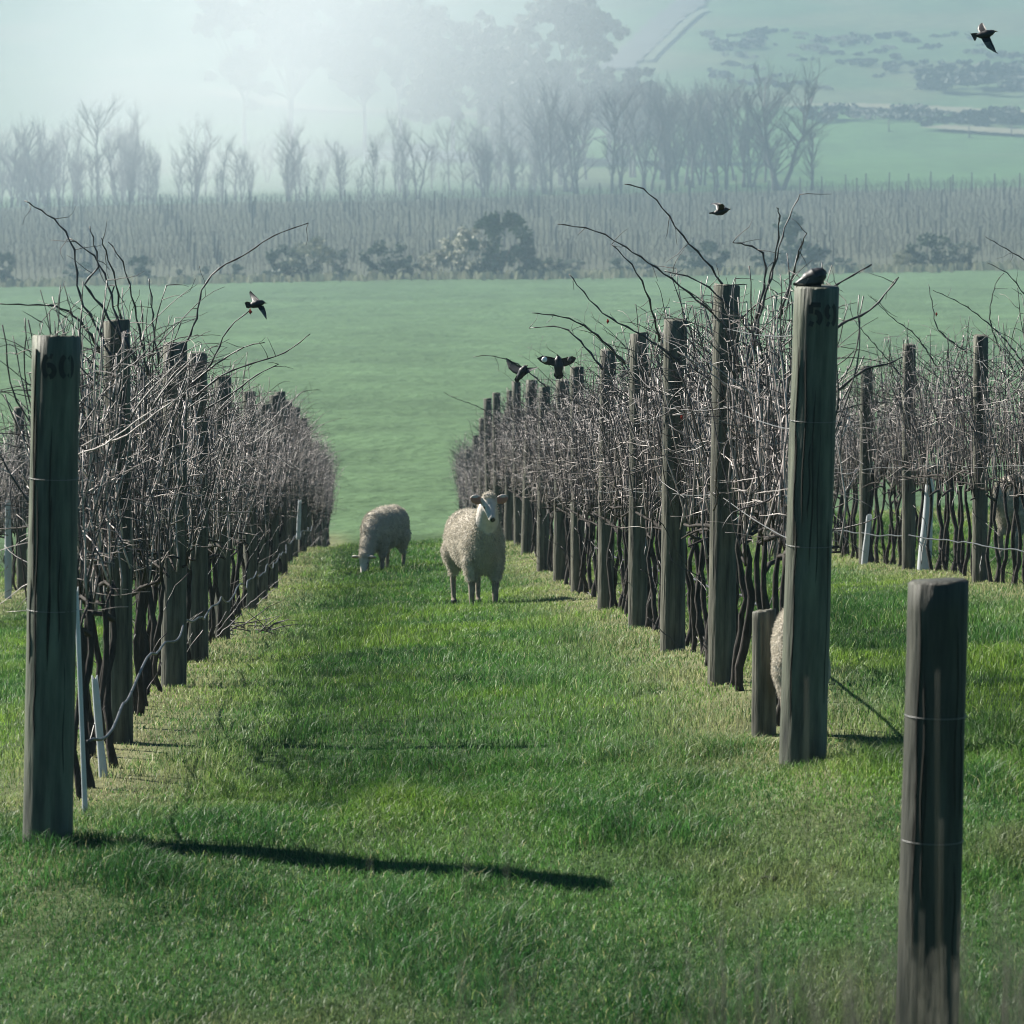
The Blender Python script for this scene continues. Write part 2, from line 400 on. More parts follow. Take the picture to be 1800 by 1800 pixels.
def stencil(mb, strokes, R0, zc, u0, wd=.020):
    """painted strokes wrapped round the camera-facing side of a post"""
    for st in strokes:
        p = np.array(st, float); t = np.linspace(0, len(p) - 1, 24)
        x = np.interp(t, range(len(p)), p[:, 0]); y = np.interp(t, range(len(p)), p[:, 1])
        tx, ty = np.gradient(x), np.gradient(y); l = np.hypot(tx, ty) + 1e-9; nx_, ny_ = -ty / l, tx / l
        vs = []; fs = []
        for i in range(24):
            for k in range(3):
                s = (k - 1) * wd / 2; uu = u0 + x[i] + nx_[i] * s; vv = y[i] + ny_[i] * s; a = uu / R0
                rr = R0 * 1.0; vs.append((rr * math.sin(a), -rr * math.cos(a), zc + vv))
        for i in range(23):
            for k in range(2): b_ = i * 3 + k; fs.append((b_, b_ + 1, b_ + 4, b_ + 3))
        mb.add(vs, fs)
def arc(cx, cy, rx, ry, a0, a1, n=9):
    return [(cx + rx * math.cos(R(a0 + (a1 - a0) * i / (n - 1))), cy + ry * math.sin(R(a0 + (a1 - a0) * i / (n - 1)))) for i in range(n)]
D0 = [arc(0, 0, .020, .040, 100, 260), arc(.008, 0, .020, .040, 80, -80)]
D6 = [arc(0, 0, .020, .040, 100, 260), arc(.004, -.017, .020, .023, 115, -85), [(.006, .041), (.016, .038)]]
D5 = [[(-.018, .040), (.024, .040)], [(-.016, .040), (-.016, .004)], arc(.002, -.014, .021, .025, 95, -60), [(-.004, -.040), (-.022, -.034)]]
D9 = [arc(-.002, .014, .018, .025, 110, 260), arc(.006, 0, .019, .040, 80, -80), [(-.006, -.040), (-.018, -.034)]]
def add_ring(parent, r, z, name='wire_loop', rad=.0014):
    b = MB(); b.tube([(r * math.cos(a), r * math.sin(a), z + .004 * math.sin(a)) for a in np.linspace(0, 6.283, 33)], rad, 5, cap=False)
    return b.build(name, [M['wire']], parent)
def checks(parent, r, h, seed, n=9):
    rg = random.Random(seed); b = MB()
    for _ in range(n):
        a = rg.uniform(-2.6, -.5); z0 = rg.uniform(.15, h * .6); L_ = rg.uniform(.25, .8) * h * .6; pts = []
        for k in range(8):
            rr = r * 1.006; aa = a + .04 * math.sin(k * 1.3 + a * 5); z = z0 + L_ * k / 7
            rr = r * (1.03 - .05 * z / h) * 1.006
            pts.append((rr * math.cos(aa), rr * math.sin(aa), min(z, h - .05)))
        b.tube(pts, [.0005] + [.0032] * 6 + [.0005], 4)
    return b.build('crack', [M['crack']], parent)
def end_post(x, y, h, r, tilt, seed, digits, label, name='end_post', m='endpost'):
    t = empty(name, (x, y, gh(x, y))); t.rotation_euler = (0, R(tilt), 0)
    post_mesh(r, h, seed).build('shaft', [M[m]], t)
    checks(t, r, h, seed)
    if digits:
        b = MB(); stencil(b, digits[0], r * 1.015, h - .115, digits[2] - .036); stencil(b, digits[1], r * 1.015, h - .115, digits[2] + .034)
        b.build('number', [M['paint']], t)
    add_ring(t, r * 1.02, h * .72); add_ring(t, r * 1.03, h * .46); 
    tag(t, label, 'post'); return t
Y60 = 20.0; Y59 = 21.05
xx = P(84, 1470, Y60).x; end_post(xx, Y60, 1.955, .094, 1.3, 11, (D6, D0, .012), 'thick round wooden end post stencilled 60 at the head of the left vine row')
p60x = xx
xx = P(1411, 1350, Y59).x; end_post(xx, Y59, 1.955, .093, 1.5, 12, (D5, D9, .022), 'thick round wooden end post stencilled 59 with a black bird on top')
p59x = xx
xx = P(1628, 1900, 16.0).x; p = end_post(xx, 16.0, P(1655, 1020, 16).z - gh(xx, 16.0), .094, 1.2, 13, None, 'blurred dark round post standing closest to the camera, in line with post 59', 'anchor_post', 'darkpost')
# short stay post
xx = P(1343, 1305, 22.4).x; t = empty('stay_post', (xx, 22.4, gh(xx, 22.4))); post_mesh(.052, P(1350, 1072, 22.4).z - gh(xx, 22.4), 14).build('shaft', [M['post']], t)
tag(t, 'short stubby grey post half hidden behind the post stencilled 59', 'post')

ORD = ['first', 'second', 'third', 'fourth', 'fifth', 'sixth', 'seventh', 'eighth', 'ninth', 'tenth', 'eleventh', 'twelfth', 'thirteenth', 'fourteenth', 'fifteenth', 'sixteenth', 'seventeenth', 'eighteenth', 'nineteenth', 'twentieth', 'last but seven', 'last but six', 'last but five', 'last but four', 'last but three', 'last but two', 'last but one', 'last']
protos = []
for k in range(4):
    b = post_mesh(.060 + .003 * k, 2.0, 30 + k, 18, 10); me_ = b.mesh('line_post'); me_.materials.append(M['post'])
    me_.polygons.foreach_set('use_smooth', np.ones(len(me_.polygons), dtype=bool)); protos.append(me_)
POSTS = {}
def line_posts(rowx, specs, rowname, key):
    POSTS[key] = [q[0] for q in specs]
    for i, (Y, top, tilt) in enumerate(specs):
        rg = random.Random(int(Y * 100 + rowx * 7)); X = rowx + (-.05 if rowx > 0 else .05) + rg.uniform(-.03, .03)
        o = bpy.data.objects.new('line_post', protos[rg.randrange(4)]); COL.objects.link(o)
        z = gh(X, Y); hh = (P(900, top, Y).z - z) if top else 1.95 + rg.uniform(-.06, .06)
        o.location = (X, Y, z); o.scale = (1, 1, hh / 2.0); o.rotation_euler = (R(rg.uniform(-.6, .6)), R(tilt if tilt is not None else rg.uniform(.2, 1.6)), rg.uniform(0, 6))
        w_ = '%s thin wooden post from the camera in %s' % (ORD[i], rowname)
        tag(o, w_, 'post', 'line posts of the vine rows')
line_posts(XR, [(25.4, 500, .9), (29.9, 561, 1.2), (34.8, 585, 1), (40.2, 615, .5), (45.7, 645, None), (50.5, 668, None), (55.6, 680, None), (61.2, 668, None), (66.7, 671, None), (71.5, 686, None), (77, 690, None), (83, 700, None), (90, 735, None), (98, 765, None), (106, 790, None)], 'the right vine row', 'R')
line_posts(XL, [(24.2, 563, .3), (29.2, 601, .3), (33.6, 620, 0), (38.2, 660, None), (46.5, 688, None), (51, 710, None), (55.0, 694, None), (59.5, 688, None), (64.2, 704, None), (69.0, 716, None), (75, 735, None), (82, 752, None), (90, 775, None), (99, 800, None)], 'the left vine row', 'L')
line_posts(XR2, [(31.2, None, .4), (36, 560, .4), (40.9, 590, .5), (46, 606, .5), (50.6, 644, .2), (55.5, 665, .3), (60.5, 680, None), (66, 690, None), (71, 700, None), (77, 715, None), (84, 735, None)], 'the right edge vine row', 'R2')
line_posts(XL2, [(50, None, .5), (55, 705, .5), (60, 715, .2), (65, 725, None), (70, 735, None), (75, 745, None), (81, 760, None), (88, 775, None)], 'the left edge vine row', 'L2')

# ------------------------------------------------------------------ vines
def rwalk(rg, p, d, L, n, wob, grav=0.0, pull=None):
    pts = [Vector(p)]; d = Vector(d).normalized(); st = L / n
    for k in range(n):
        z = (1 if k % 2 else -1) * wob * .55
        d = (d + Vector((rg.gauss(0, wob) + z * .5, rg.gauss(0, wob) + z, rg.gauss(0, wob * .6) + grav))).normalized()
        if pull is not None:
            d = (d + Vector(((pull[0] - pts[-1].x) * pull[1], 0, 0))).normalized()
        pts.append(pts[-1] + d * st)
    return pts
def make_vine(seed, wild=0):
    rg = random.Random(seed)
    tb = MB(); cb = MB(); L0 = 1.15
    ends = []
    for tno in range(rg.choice([2, 3, 3])):
        y0 = (tno - .8) * .38 + rg.uniform(-.1, .1); x0 = rg.uniform(-.04, .04); hh = rg.uniform(.72, .98); pts = []; ph = rg.uniform(0, 6)
        lean = rg.uniform(-.12, .12)
        for k in range(12):
            z = -.06 + (hh + .06) * k / 11
            pts.append((x0 + .018 * math.sin(z * 9 + ph) + rg.gauss(0, .006), y0 + lean * k / 11 + .022 * math.sin(z * 7 + ph * 2) + rg.gauss(0, .006), z))
        r0 = rg.uniform(.013, .022)
        tb.tube(pts, [r0 * (1.5 if k == 0 else 1.15 - .4 * k / 11) * rg.uniform(.85, 1.2) for k in range(12)], 6)
        ends.append(Vector(pts[-1]))
        for s in (-1, 1):                      # arms laid along the wire
            a = rwalk(rg, pts[-1 - rg.randrange(3)], (rg.uniform(-.2, .2), s, .35), rg.uniform(.35, .6), 7, .16, -.05)
            tb.tube(a, [r0 * .8 * (1 - .08 * k) for k in range(8)], 5); ends += a[2:]
    nc = rg.choice([40, 52, 62, 72]); tm = rg.uniform(1.34, 1.64)
    for i in range(nc):
        e = Vector((rg.gauss(0, .05), rg.uniform(-L0 / 2, L0 / 2), rg.uniform(.70, 1.05))) if rg.random() < .6 else rg.choice(ends).copy()
        top = rg.gauss(tm, .16) if not (wild and rg.random() < .12 * wild) else rg.uniform(1.85, 2.12)
        L_ = max(.35, top - e.z); d = (rg.gauss(0, .09), rg.gauss(0, .11), 1)
        n = max(6, int(L_ / .075)); pts = rwalk(rg, e, d, L_ * 1.03, n, .10, 0.13, (rg.gauss(0, .14), .12))
        r0 = rg.uniform(.0030, .0052)
        cb.tube(pts, [r0 * (1 - .5 * k / n) * (1.35 if k % 2 else .95) for k in range(n + 1)], 4, mat=(1 if rg.random() < .6 else 0))
        for _ in range(rg.choice([1, 2, 3, 4])):
            k = rg.randrange(1, n + 1); s = pts[k]; a = rg.uniform(0, 6.28); up = rg.uniform(-.5, .9)
            q = rwalk(rg, s, (math.cos(a), math.sin(a), up), rg.uniform(.06, .28), 5, .3, rg.uniform(-.1, .1))
            cb.tube(q, [.0026, .0026, .0022, .0018, .0014, .001], 3, mat=(1 if rg.random() < .5 else 0))
    for i in range(9):                       # cross-woven canes
        s = Vector((rg.gauss(0, .08), rg.uniform(-.6, .3), rg.uniform(.85, 1.5)))
        q = rwalk(rg, s, (rg.gauss(0, .15), rg.choice([-1, 1]), rg.gauss(.35, .3)), rg.uniform(.3, .7), 10, .17)
        cb.tube(q, [.0045 - .0002 * k for k in range(11)], 4, mat=(1 if rg.random() < .5 else 0))
    for i in range(9 + 4 * wild):             # arching tips over the lane
        s = Vector((rg.gauss(0, .08), rg.uniform(-.5, .5), rg.uniform(1.35, 1.75))); sd = rg.choice([-1, 1])
        q = rwalk(rg, s, (sd * rg.uniform(.2, .9), rg.gauss(0, .4), .9), rg.uniform(.3, .65), 9, .12, -.09)
        cb.tube(q, [.0038 - .0003 * k for k in range(10)], 4, mat=1)
        if rg.random() < .7:
            k = rg.randrange(3, 9); q2 = rwalk(rg, q[k], (rg.gauss(0, 1), rg.gauss(0, 1), .4), .16, 4, .3); cb.tube(q2, .0014, 3, mat=1)
    for i in range(3):                        # suckers and low shoots
        s = Vector((rg.gauss(0, .03), rg.uniform(-.5, .5), rg.uniform(0, .5))); q = rwalk(rg, s, (rg.gauss(0, .5), rg.gauss(0, .5), .6), rg.uniform(.15, .45), 6, .2)
        cb.tube(q, .003, 3, mat=1)
    t = empty('grapevine'); tb.build('trunk', [M['bark']], t); cb.build('canes', [M['cane'], M['cane_dark']], t)
    return t
vproto = [make_vine(100 + k, wild=[0, 1, 0, 2, 0, 1, 0, 1][k]) for k in range(8)]
vused = [False] * 8
VROWS = {}
def place_vine(X, Y, rg, label, group):
    k = rg.randrange(8)
    if vused[k]: t = copy_tree(vproto[k])
    else: t = vproto[k]; vused[k] = True
    t.location = (X, Y, gh(X, Y)); flip = rg.random() < .5
    t.rotation_euler = (0, R(rg.uniform(-1.5, 1.5)), math.pi if flip else 0); t.scale = (1, 1, rg.uniform(.93, 1.05))
    tag(t, label, 'grapevine', group); return t
def vine_row(rowx, y0, y1, key, desc, group):
    rg = random.Random(int(rowx * 31 + 500)); y = y0; L_ = []; last = -1; cnt = 0
    while y < y1:
        ps = POSTS.get(key, []); nb = sum(1 for q in ps if q < y)
        if nb != last: last = nb; cnt = 0
        if nb == 0: lab = '%s grapevine from the camera, before the first thin post of %s' % (ORD[cnt], desc)
        elif nb >= len(ps): lab = 'bare grapevine past the last post at the far end of %s' % desc
        else: lab = '%s grapevine past the %s thin post of %s' % (ORD[cnt], ORD[nb - 1], desc)
        cnt += 1
        L_.append(place_vine(rowx + (.045 if rowx > 0 else -.015) + rg.uniform(-.04, .04), y, rg, lab, group)); y += 1.08 + rg.uniform(-.06, .06) + max(0, (y - 70) * .006)
    VROWS[key] = L_
vine_row(XL, 21.9, 112, 'L', 'the left vine row', 'grapevines behind post 60')
vine_row(XR, 22.9, 122, 'R', 'the right vine row', 'grapevines behind post 59')
vine_row(XR2, 33.2, 92, 'R2', 'the right edge vine row', 'grapevines of the right edge row')
vine_row(XL2, 46, 90, 'L2', 'the left edge vine row', 'grapevines of the left edge row')

# long shoots standing clear of the tangle, each a part of the vine it grows from
def near_vine(key, Y): return min(VROWS[key], key=lambda v: abs(v.location.y - Y))
def shoot(key, Y, pix, r0=.0062, r1=.002, seed=0, twigs=3):
    rg = random.Random(seed); v = near_vine(key, Y); bpy.context.view_layer.update(); inv = v.matrix_world.inverted()
    pts = []; n = len(pix); dY = rg.uniform(-.3, .3)
    for i, (a, b_) in enumerate(pix): pts.append(P(a, b_, Y + dY * i / n))
    out = []
    for i in range(n - 1):
        p0 = pts[max(i - 1, 0)]; p1 = pts[i]; p2 = pts[i + 1]; p3 = pts[min(i + 2, n - 1)]
        m = max(3, int((p2 - p1).length / .045))
        for k in range(m):
            t = k / m; q = .5 * ((2 * p1) + (p2 - p0) * t + (2 * p0 - 5 * p1 + 4 * p2 - p3) * t * t + (3 * p1 - p0 - 3 * p2 + p3) * t ** 3)
            z = .0035 * (1 if len(out) % 2 else -1); out.append(q + Vector((z, 0, z * .4)))
    out.append(pts[-1]); N = len(out)
    b = MB(); b.tube([inv @ q for q in out], [(r0 + (r1 - r0) * k / N) * (1.45 if k % 2 else .9) for k in range(N)], 6)
    for _ in range(twigs):
        k = rg.randrange(N // 3, N); a = rg.uniform(0, 6.28)
        q = rwalk(rg, out[k], (math.cos(a), rg.uniform(-.3, .3), math.sin(a)), rg.uniform(.05, .16), 4, .25); b.tube([inv @ x for x in q], [.002, .0018, .0015, .0012, .0008], 4)
    b.build('shoot', [M['cane_dark']], v)
SH = [('L', 24, [(200, 640), (168, 570), (140, 520), (130, 440), (105, 395), (72, 370), (43, 353)]),
      ('L', 24, [(175, 620), (160, 590), (130, 555), (95, 538), (50, 536), (0, 534)]),
      ('L', 24, [(230, 620), (205, 560), (190, 500), (165, 450), (120, 418)]),
      ('L', 25, [(240, 640), (212, 560), (205, 500), (185, 440), (178, 418)]),
      ('L', 25, [(260, 660), (245, 580), (232, 520), (215, 460), (190, 425)]),
      ('L', 23.5, [(215, 600), (180, 540), (150, 500), (172, 470), (166, 430), (158, 398)]),
      ('L', 27, [(290, 690), (320, 620), (345, 560), (355, 510), (385, 472), (430, 448), (480, 415), (542, 392)]),
      ('L', 29, [(320, 700), (370, 640), (400, 580), (440, 545)]),
      ('L', 29, [(330, 680), (380, 640), (430, 610), (465, 602)]),
      ('L', 30, [(340, 700), (390, 660), (440, 640), (500, 620), (545, 587)]),
      ('L', 27, [(280, 640), (270, 580), (268, 540), (262, 490)]),
      ('L', 32, [(360, 720), (410, 690), (450, 660), (490, 640)]),
      ('R', 25.4, [(1360, 700), (1300, 590), (1240, 540), (1180, 490), (1100, 435), (1045, 405), (980, 394)]),
      ('R', 25.4, [(1330, 600), (1285, 530), (1250, 470), (1200, 415), (1165, 365), (1130, 332), (1098, 324)]),
      ('R', 26.5, [(1160, 600), (1150, 560), (1135, 510), (1110, 465), (1075, 430)]),
      ('R', 24.5, [(1310, 640), (1330, 560), (1355, 490), (1380, 400), (1406, 342)]),
      ('R', 24.2, [(1320, 640), (1335, 560), (1350, 500), (1365, 440), (1370, 380), (1365, 365)]),
      ('R', 24.2, [(1330, 560), (1345, 490), (1340, 445), (1310, 430), (1288, 426)]),
      ('R', 24.5, [(1370, 560), (1395, 480), (1405, 440), (1418, 410)]),
      ('R', 25, [(1340, 590), (1290, 545), (1230, 495), (1168, 476)]),
      ('R', 28, [(1200, 640), (1130, 590), (1060, 550), (1000, 482)]),
      ('R', 31, [(1100, 640), (1050, 590), (1000, 560), (935, 550)]),
      ('R', 33, [(1060, 650), (1020, 600), (985, 575), (930, 577)]),
      ('R', 22.6, [(1440, 610), (1478, 570), (1530, 545), (1580, 487)]),
      ('R', 22.6, [(1400, 560), (1450, 515), (1480, 495), (1532, 465)]),
      ('R', 23, [(1480, 740), (1440, 790), (1400, 830), (1350, 880), (1290, 900), (1270, 930)]),
      ('R', 22.9, [(1468, 690), (1520, 650), (1560, 640), (1585, 628)]),
      ('R', 45, [(960, 680), (910, 640), (860, 625), (832, 628)]),
      ('R', 60, [(900, 760), (850, 720), (800, 700), (780, 690)]),
      ('R', 90, [(840, 850), (815, 810), (790, 790)]),
      ('L', 60, [(500, 720), (530, 690), (560, 685)]),
      ('L', 75, [(520, 790), (560, 750), (600, 735)]),
      ('L', 85, [(540, 830), (580, 800), (610, 790)]),
      ('R2', 40, [(1800, 640), (1760, 590), (1700, 540), (1640, 510)]),
      ('R2', 41, [(1830, 560), (1795, 510), (1770, 480), (1735, 462)]),
      ('R2', 42, [(1840, 480), (1790, 450), (1732, 416)]),
      ('R2', 45, [(1650, 650), (1610, 590), (1570, 560), (1530, 520)]),
      ('R2', 43, [(1700, 620), (1650, 580), (1640, 540), (1632, 500)]),
      ('R2', 48, [(1600, 680), (1550, 620), (1500, 560), (1495, 528)]),
      ('R2', 44, [(1760, 620), (1740, 560), (1750, 500), (1765, 480)]),
      ('L2', 57, [(30, 730), (0, 690), (-30, 670)]),
      ]
for i, (k, Y, px) in enumerate(SH): shoot(k, Y, px, seed=i, r0=.0062 if Y < 35 else .006)
# a few red leaves left on the vines
for i, (k, Y, a, b_) in enumerate([('R2', 43, 1646, 552), ('R', 29, 1198, 733), ('R', 25, 1322, 605), ('R', 24, 1370, 770), ('R', 33, 1068, 565), ('L', 29, 440, 548)]):
    v = near_vine(k, Y); bpy.context.view_layer.update(); inv = v.matrix_world.inverted(); c = inv @ P(a, b_, Y); b = MB(); rg = random.Random(i)
    s = .024; vs = [c]; 
    for j in range(8):
        an = j * math.pi / 4; rr = s * (1.0 if j % 2 == 0 else .72); vs.append(c + Vector((rr * .55 * math.cos(an) * rg.uniform(.4, 1), rr * .5 * math.sin(an * 2), rr * math.sin(an) * rg.uniform(.6, 1))))
    b.add(vs, [(0, j + 1, (j + 1) % 8 + 1) for j in range(8)]); tag(b.build('leaf', [M['red_leaf']], v), 'red dead leaf' if i != 5 else 'brown dead leaf')

# ------------------------------------------------------------------ wires and drip hose
def row_line(name, rowx, y0, y1, hz, rad, m, label, cat, sag=.015, off=-.075, wob=0.0, group=None, sides=5):
    ys = np.arange(y0, y1, .35); pts = []
    rg = random.Random(int(hz * 100) + int(rowx * 10)); ph = rg.uniform(0, 6)
    for y in ys:
        g = gh(rowx, y) if wob else float(np.interp(y, _yy, _zz)) + .062 * (rowx - 1.72) * min(1, max(0, (125 - y) / 40))
        pts.append((rowx + off + wob * math.sin(y * 1.9 + ph) * .4, y, g + hz - sag * abs(math.sin((y - y0) * math.pi / 5)) + wob * math.sin(y * 2.7 + ph) * .6))
    b = MB(); b.tube(pts, rad, sides); tag(b.build(name, [m]), label, cat, group)
for rx, y0, y1, nm in ((XR, Y59, 105, 'post 59'), (XL, Y60, 100, 'post 60'), (XR2, 34, 86, 'the right edge row')):
    for hz, wd in ((.95, 'lowest'), (1.40, 'middle'), (1.78, 'top')):
        row_line('trellis_wire', rx, y0, y1, hz, .0022, M['wire'], 'thin %s trellis wire running back from %s' % (wd, nm), 'wire', group='trellis wires')
row_line('drip_hose', XL, 20.05, 80, .36, .0062, M['hose'], 'sagging black drip hose tied low along the left row behind post 60', 'hose', off=.13, wob=.03, sides=7, sag=.05)
row_line('drip_hose', XR2, 36, 80, .30, .006, M['hose'], 'black drip hose low along the right edge vine row', 'hose', off=-.08, wob=.008, sides=7)
row_line('drip_hose', XR, 22, 80, .40, .008, M['hose'], 'black drip hose behind the posts of the row at post 59', 'hose', off=.1, wob=.012, sides=7)

# ------------------------------------------------------------------ white vine guards
def guard(px0, py0, px1, py1, Y, wpx, label, seed=0, taper=.8):
    """sleeve from top pixel to bottom pixel"""
    a = P(px1, py1, Y); a.z = gh(a.x, Y) - .01 if abs(P(px1, py1, Y).z - gh(a.x, Y)) < .25 else a.z
    top = P(px0, py0, Y); rad = wpx / 2 * Y / F; rg = random.Random(seed); b = MB(); vs = []; fs = []; n = 12; S = 16
    for shell in (0, 1):
        for k in range(n):
            t = k / (n - 1); c = a.lerp(top, t); rr = rad * (1 - (1 - taper) * t) - shell * .002
            for j in range(S):
                an = -2.9 + 5.8 * j / (S - 1) - 1.57
                vs.append((c.x + rr * math.cos(an) * (1 + .06 * math.sin(3 * t * 3 + seed)), c.y + rr * math.sin(an) * .8, c.z + .01 * math.sin(an * 2 + seed) * t))
    for shell in (0, 1):
        o = shell * n * S
        for k in range(n - 1):
            for j in range(S - 1):
                q = o + k * S + j; fs.append((q, q + 1, q + S + 1, q + S) if not shell else (q, q + S, q + S + 1, q + 1))
    b.add(vs, fs); t_ = b.build('vine_guard', [M['guard']]); tag(t_, label, 'vine guard', 'white plastic vine guards')
guard(134, 1035, 150, 1385, 20.9, 9.5, 'tall white plastic vine guard just behind post 60', 1)
guard(166, 1190, 182, 1366, 22.5, 15, 'short bluish vine guard among the first trunks of the left row', 2)
guard(527, 880, 524, 948, 64, 8, 'tiny white vine guard far along the left row', 3)
guard(14, 880, 14, 1015, 57.5, 13, 'white vine guard at the left picture edge', 4)
guard(1528, 905, 1519, 990, 50, 12, 'narrow white vine guard beside a post in the right edge row', 5)
guard(1637, 818, 1624, 1010, 45.5, 25, 'wide pale vine guard leaning between two posts in the right edge row', 6, .55)

# ------------------------------------------------------------------ animals
def remesh(mb, voxel, smooth_it=4):
    me = mb.mesh('tmp'); o = bpy.data.objects.new('tmp', me); COL.objects.link(o)
    m = o.modifiers.new('r', 'REMESH'); m.mode = 'VOXEL'; m.voxel_size = voxel
    s = o.modifiers.new('s', 'SMOOTH'); s.iterations = smooth_it; s.factor = .6
    dg = bpy.context.evaluated_depsgraph_get(); new = bpy.data.meshes.new_from_object(o.evaluated_get(dg))
    bpy.data.objects.remove(o); return new
def cap_(mb, p0, r0, p1, r1, n=7):
    p0, p1 = Vector(p0), Vector(p1)
    for k in range(n + 1):
        t = k / n; mb.ellipsoid(p0.lerp(p1, t), [r0 + (r1 - r0) * t] * 3, seg=14, rings=9)
def make_sheep(grazing=False, turn=0.0, small=False, seed=0):
    b = MB()
    b.ellipsoid((0, .02, .56), (.225, .46, .245), seg=28, rings=18)
    b.ellipsoid((0, -.30, .54), (.20, .20, .24), seg=24, rings=14)
    b.ellipsoid((0, .30, .57), (.215, .22, .235), seg=24, rings=14)
    b.ellipsoid((0, .51, .60), (.04, .05, .11), seg=12, rings=8)            # tail
    for s in (-1, 1):
        cap_(b, (s * .115, -.34, .42), .085, (s * .112, -.35, .27), .048); cap_(b, (s * .112, -.35, .27), .042, (s * .11, -.355, .17), .031)
        cap_(b, (s * .11, -.355, .17), .033, (s * .11, -.35, .03), .024); b.ellipsoid((s * .11, -.362, .022), (.030, .040, .028))
        cap_(b, (s * .125, .30, .46), .12, (s * .12, .33, .33), .062); cap_(b, (s * .12, .33, .33), .05, (s * .118, .40, .24), .032)
        cap_(b, (s * .118, .40, .24), .032, (s * .115, .375, .03), .023); b.ellipsoid((s * .115, .368, .022), (.030, .040, .028))
    if not grazing:
        nb, nt_ = Vector((0, -.40, .66)), Vector((.02 * 0, -.53, .86)); hc = Vector((0, -.575, .905)); mz = Vector((0, -.70, .79))
        cap_(b, (0, -.36, .56), .17, nb, .15); cap_(b, nb, .145, nt_, .088)
    else:
        nb, nt_ = Vector((0, -.48, .50)), Vector((0, -.66, .30)); hc = Vector((0, -.71, .24)); mz = Vector((0, -.76, .075))
        cap_(b, (0, -.36, .56), .17, nb, .135); cap_(b, nb, .13, nt_, .085)
    fd = (mz - hc).normalized(); side = Vector((1, 0, 0)); upv = side.cross(fd).normalized()
    if upv.z < 0 and not grazing: upv = -upv
    if grazing and upv.y > 0: upv = -upv
    rot = Matrix((side, -fd, upv)).transposed() if False else Matrix((side, fd, upv)).transposed()
    b.ellipsoid(hc, (.068, .082, .070), rot=rot, seg=18, rings=12)
    cap_(b, hc + fd * .03, .058, mz, .036); b.ellipsoid(mz + fd * .006, (.036, .030, .028), rot=rot)
    b.ellipsoid(hc + upv * .045 - fd * .035, (.055, .055, .040), rot=rot)    # woolly poll
    for s in (-1, 1):
        b.ellipsoid(hc + fd * .045 + side * s * .050 + upv * .02, (.016, .02, .018), rot=rot)     # brow
        er = Matrix.Rotation(s * R(-14), 3, 'Y') if not grazing else rot @ Matrix.Rotation(s * R(12), 3, 'Y')
        b.ellipsoid(hc + side * s * .118 + upv * .030 - fd * .02, (.066, .016, .042), rot=er)
    me = remesh(b, .0095, 5); n = len(me.vertices)
    co = np.zeros(n * 3, np.float32); me.vertices.foreach_get('co', co); co = co.reshape(-1, 3)
    no = np.zeros(n * 3, np.float32); me.vertex_normals.foreach_get('vector', no) if hasattr(me, 'vertex_normals') else me.vertices.foreach_get('normal', no); no = no.reshape(-1, 3)
    hv = np.array(hc); fv = np.array(fd); dh = co - hv; along = dh @ fv; dist = np.linalg.norm(dh - 0, axis=1)
    isface = ((along > -.055) & (dist < .26) & (np.linalg.norm(dh - along[:, None] * fv, axis=1) < .20)) & ((along > .0) | (np.abs(dh[:, 0]) > .052))
    if not grazing: isface &= (co[:, 1] < -.50)
    else: isface &= (co[:, 2] < .34) & (co[:, 1] < -.6)
    isleg = (co[:, 2] < .25) & ~isface
    if grazing: isleg &= (co[:, 1] > -.5)
    wool = ~(isface | isleg)
    f1 = fbm(co[:, 0] * 14 + co[:, 1] * 9 + seed, co[:, 2] * 20 + co[:, 1] * 7, 71) - .5; f2 = fbm(co[:, 0] * 40 + co[:, 1] * 31, co[:, 2] * 44 - co[:, 1] * 20, 72) - .5
    co2 = co + no * (wool * (.012 * f1 + .004 * f2))[:, None]; me.vertices.foreach_set('co', co2.ravel()); me.update()
    vi = np.zeros(len(me.loops), np.int32); me.loops.foreach_get('vertex_index', vi); ls = np.zeros(len(me.polygons), np.int32); me.polygons.foreach_get('loop_start', ls)
    first = vi[ls]; mi = np.zeros(len(ls), np.int32); mi[isface[first]] = 1; mi[isleg[first]] = 2
    c = co[first]; ear = isface[first] & (np.abs(c[:, 0]) > .075) & ((c - hv) @ fv > -.03)
    upn = np.array(upv); rimv = (c - hv - np.array(upv) * .030) @ upn
    ear &= (no[first] @ fv > .1) & (np.abs(rimv) < .024); mi[ear] = 3
    if not grazing: nose = np.linalg.norm(c - (np.array(mz) + fv * .03 + upn * .008), axis=1) < .028
    else: nose = np.linalg.norm(c - (np.array(mz) + fv * .03), axis=1) < .022
    mi[nose] = 4
    for s in (-1, 1):
        ey = hv + fv * .052 + np.array([s * .061, 0, 0]) + upn * .012; mi[np.linalg.norm(c - ey, axis=1) < .017] = 4
    hoof = (c[:, 2] < .035) & isleg[first]; mi[hoof] = 4
    me.materials.clear(); me.polygons.foreach_set('material_index', mi)
    o = link_mesh('sheep', me, [M['wool'], M['face'], M['leg'], M['ear'], M['dark']])
    # fleece locks
    rg = np.random.default_rng(seed + 5); wi = np.nonzero(wool[first])[0]; k = rg.choice(wi, 36000); base = co2[first[k]]; nn = no[first[k]]
    tan = rg.normal(0, 1, (len(k), 3)) * .5 + np.array([0, .15, -.9]); dr = nn * .55 + tan * .6; dr /= np.linalg.norm(dr, axis=1)[:, None]
    L_ = rg.uniform(.012, .032, len(k))[:, None]; U = np.cross(dr, rg.normal(0, 1, (len(k), 3))); U /= np.linalg.norm(U, axis=1)[:, None]; U *= .0024
    base = base + rg.normal(0, .004, base.shape) - nn * .003
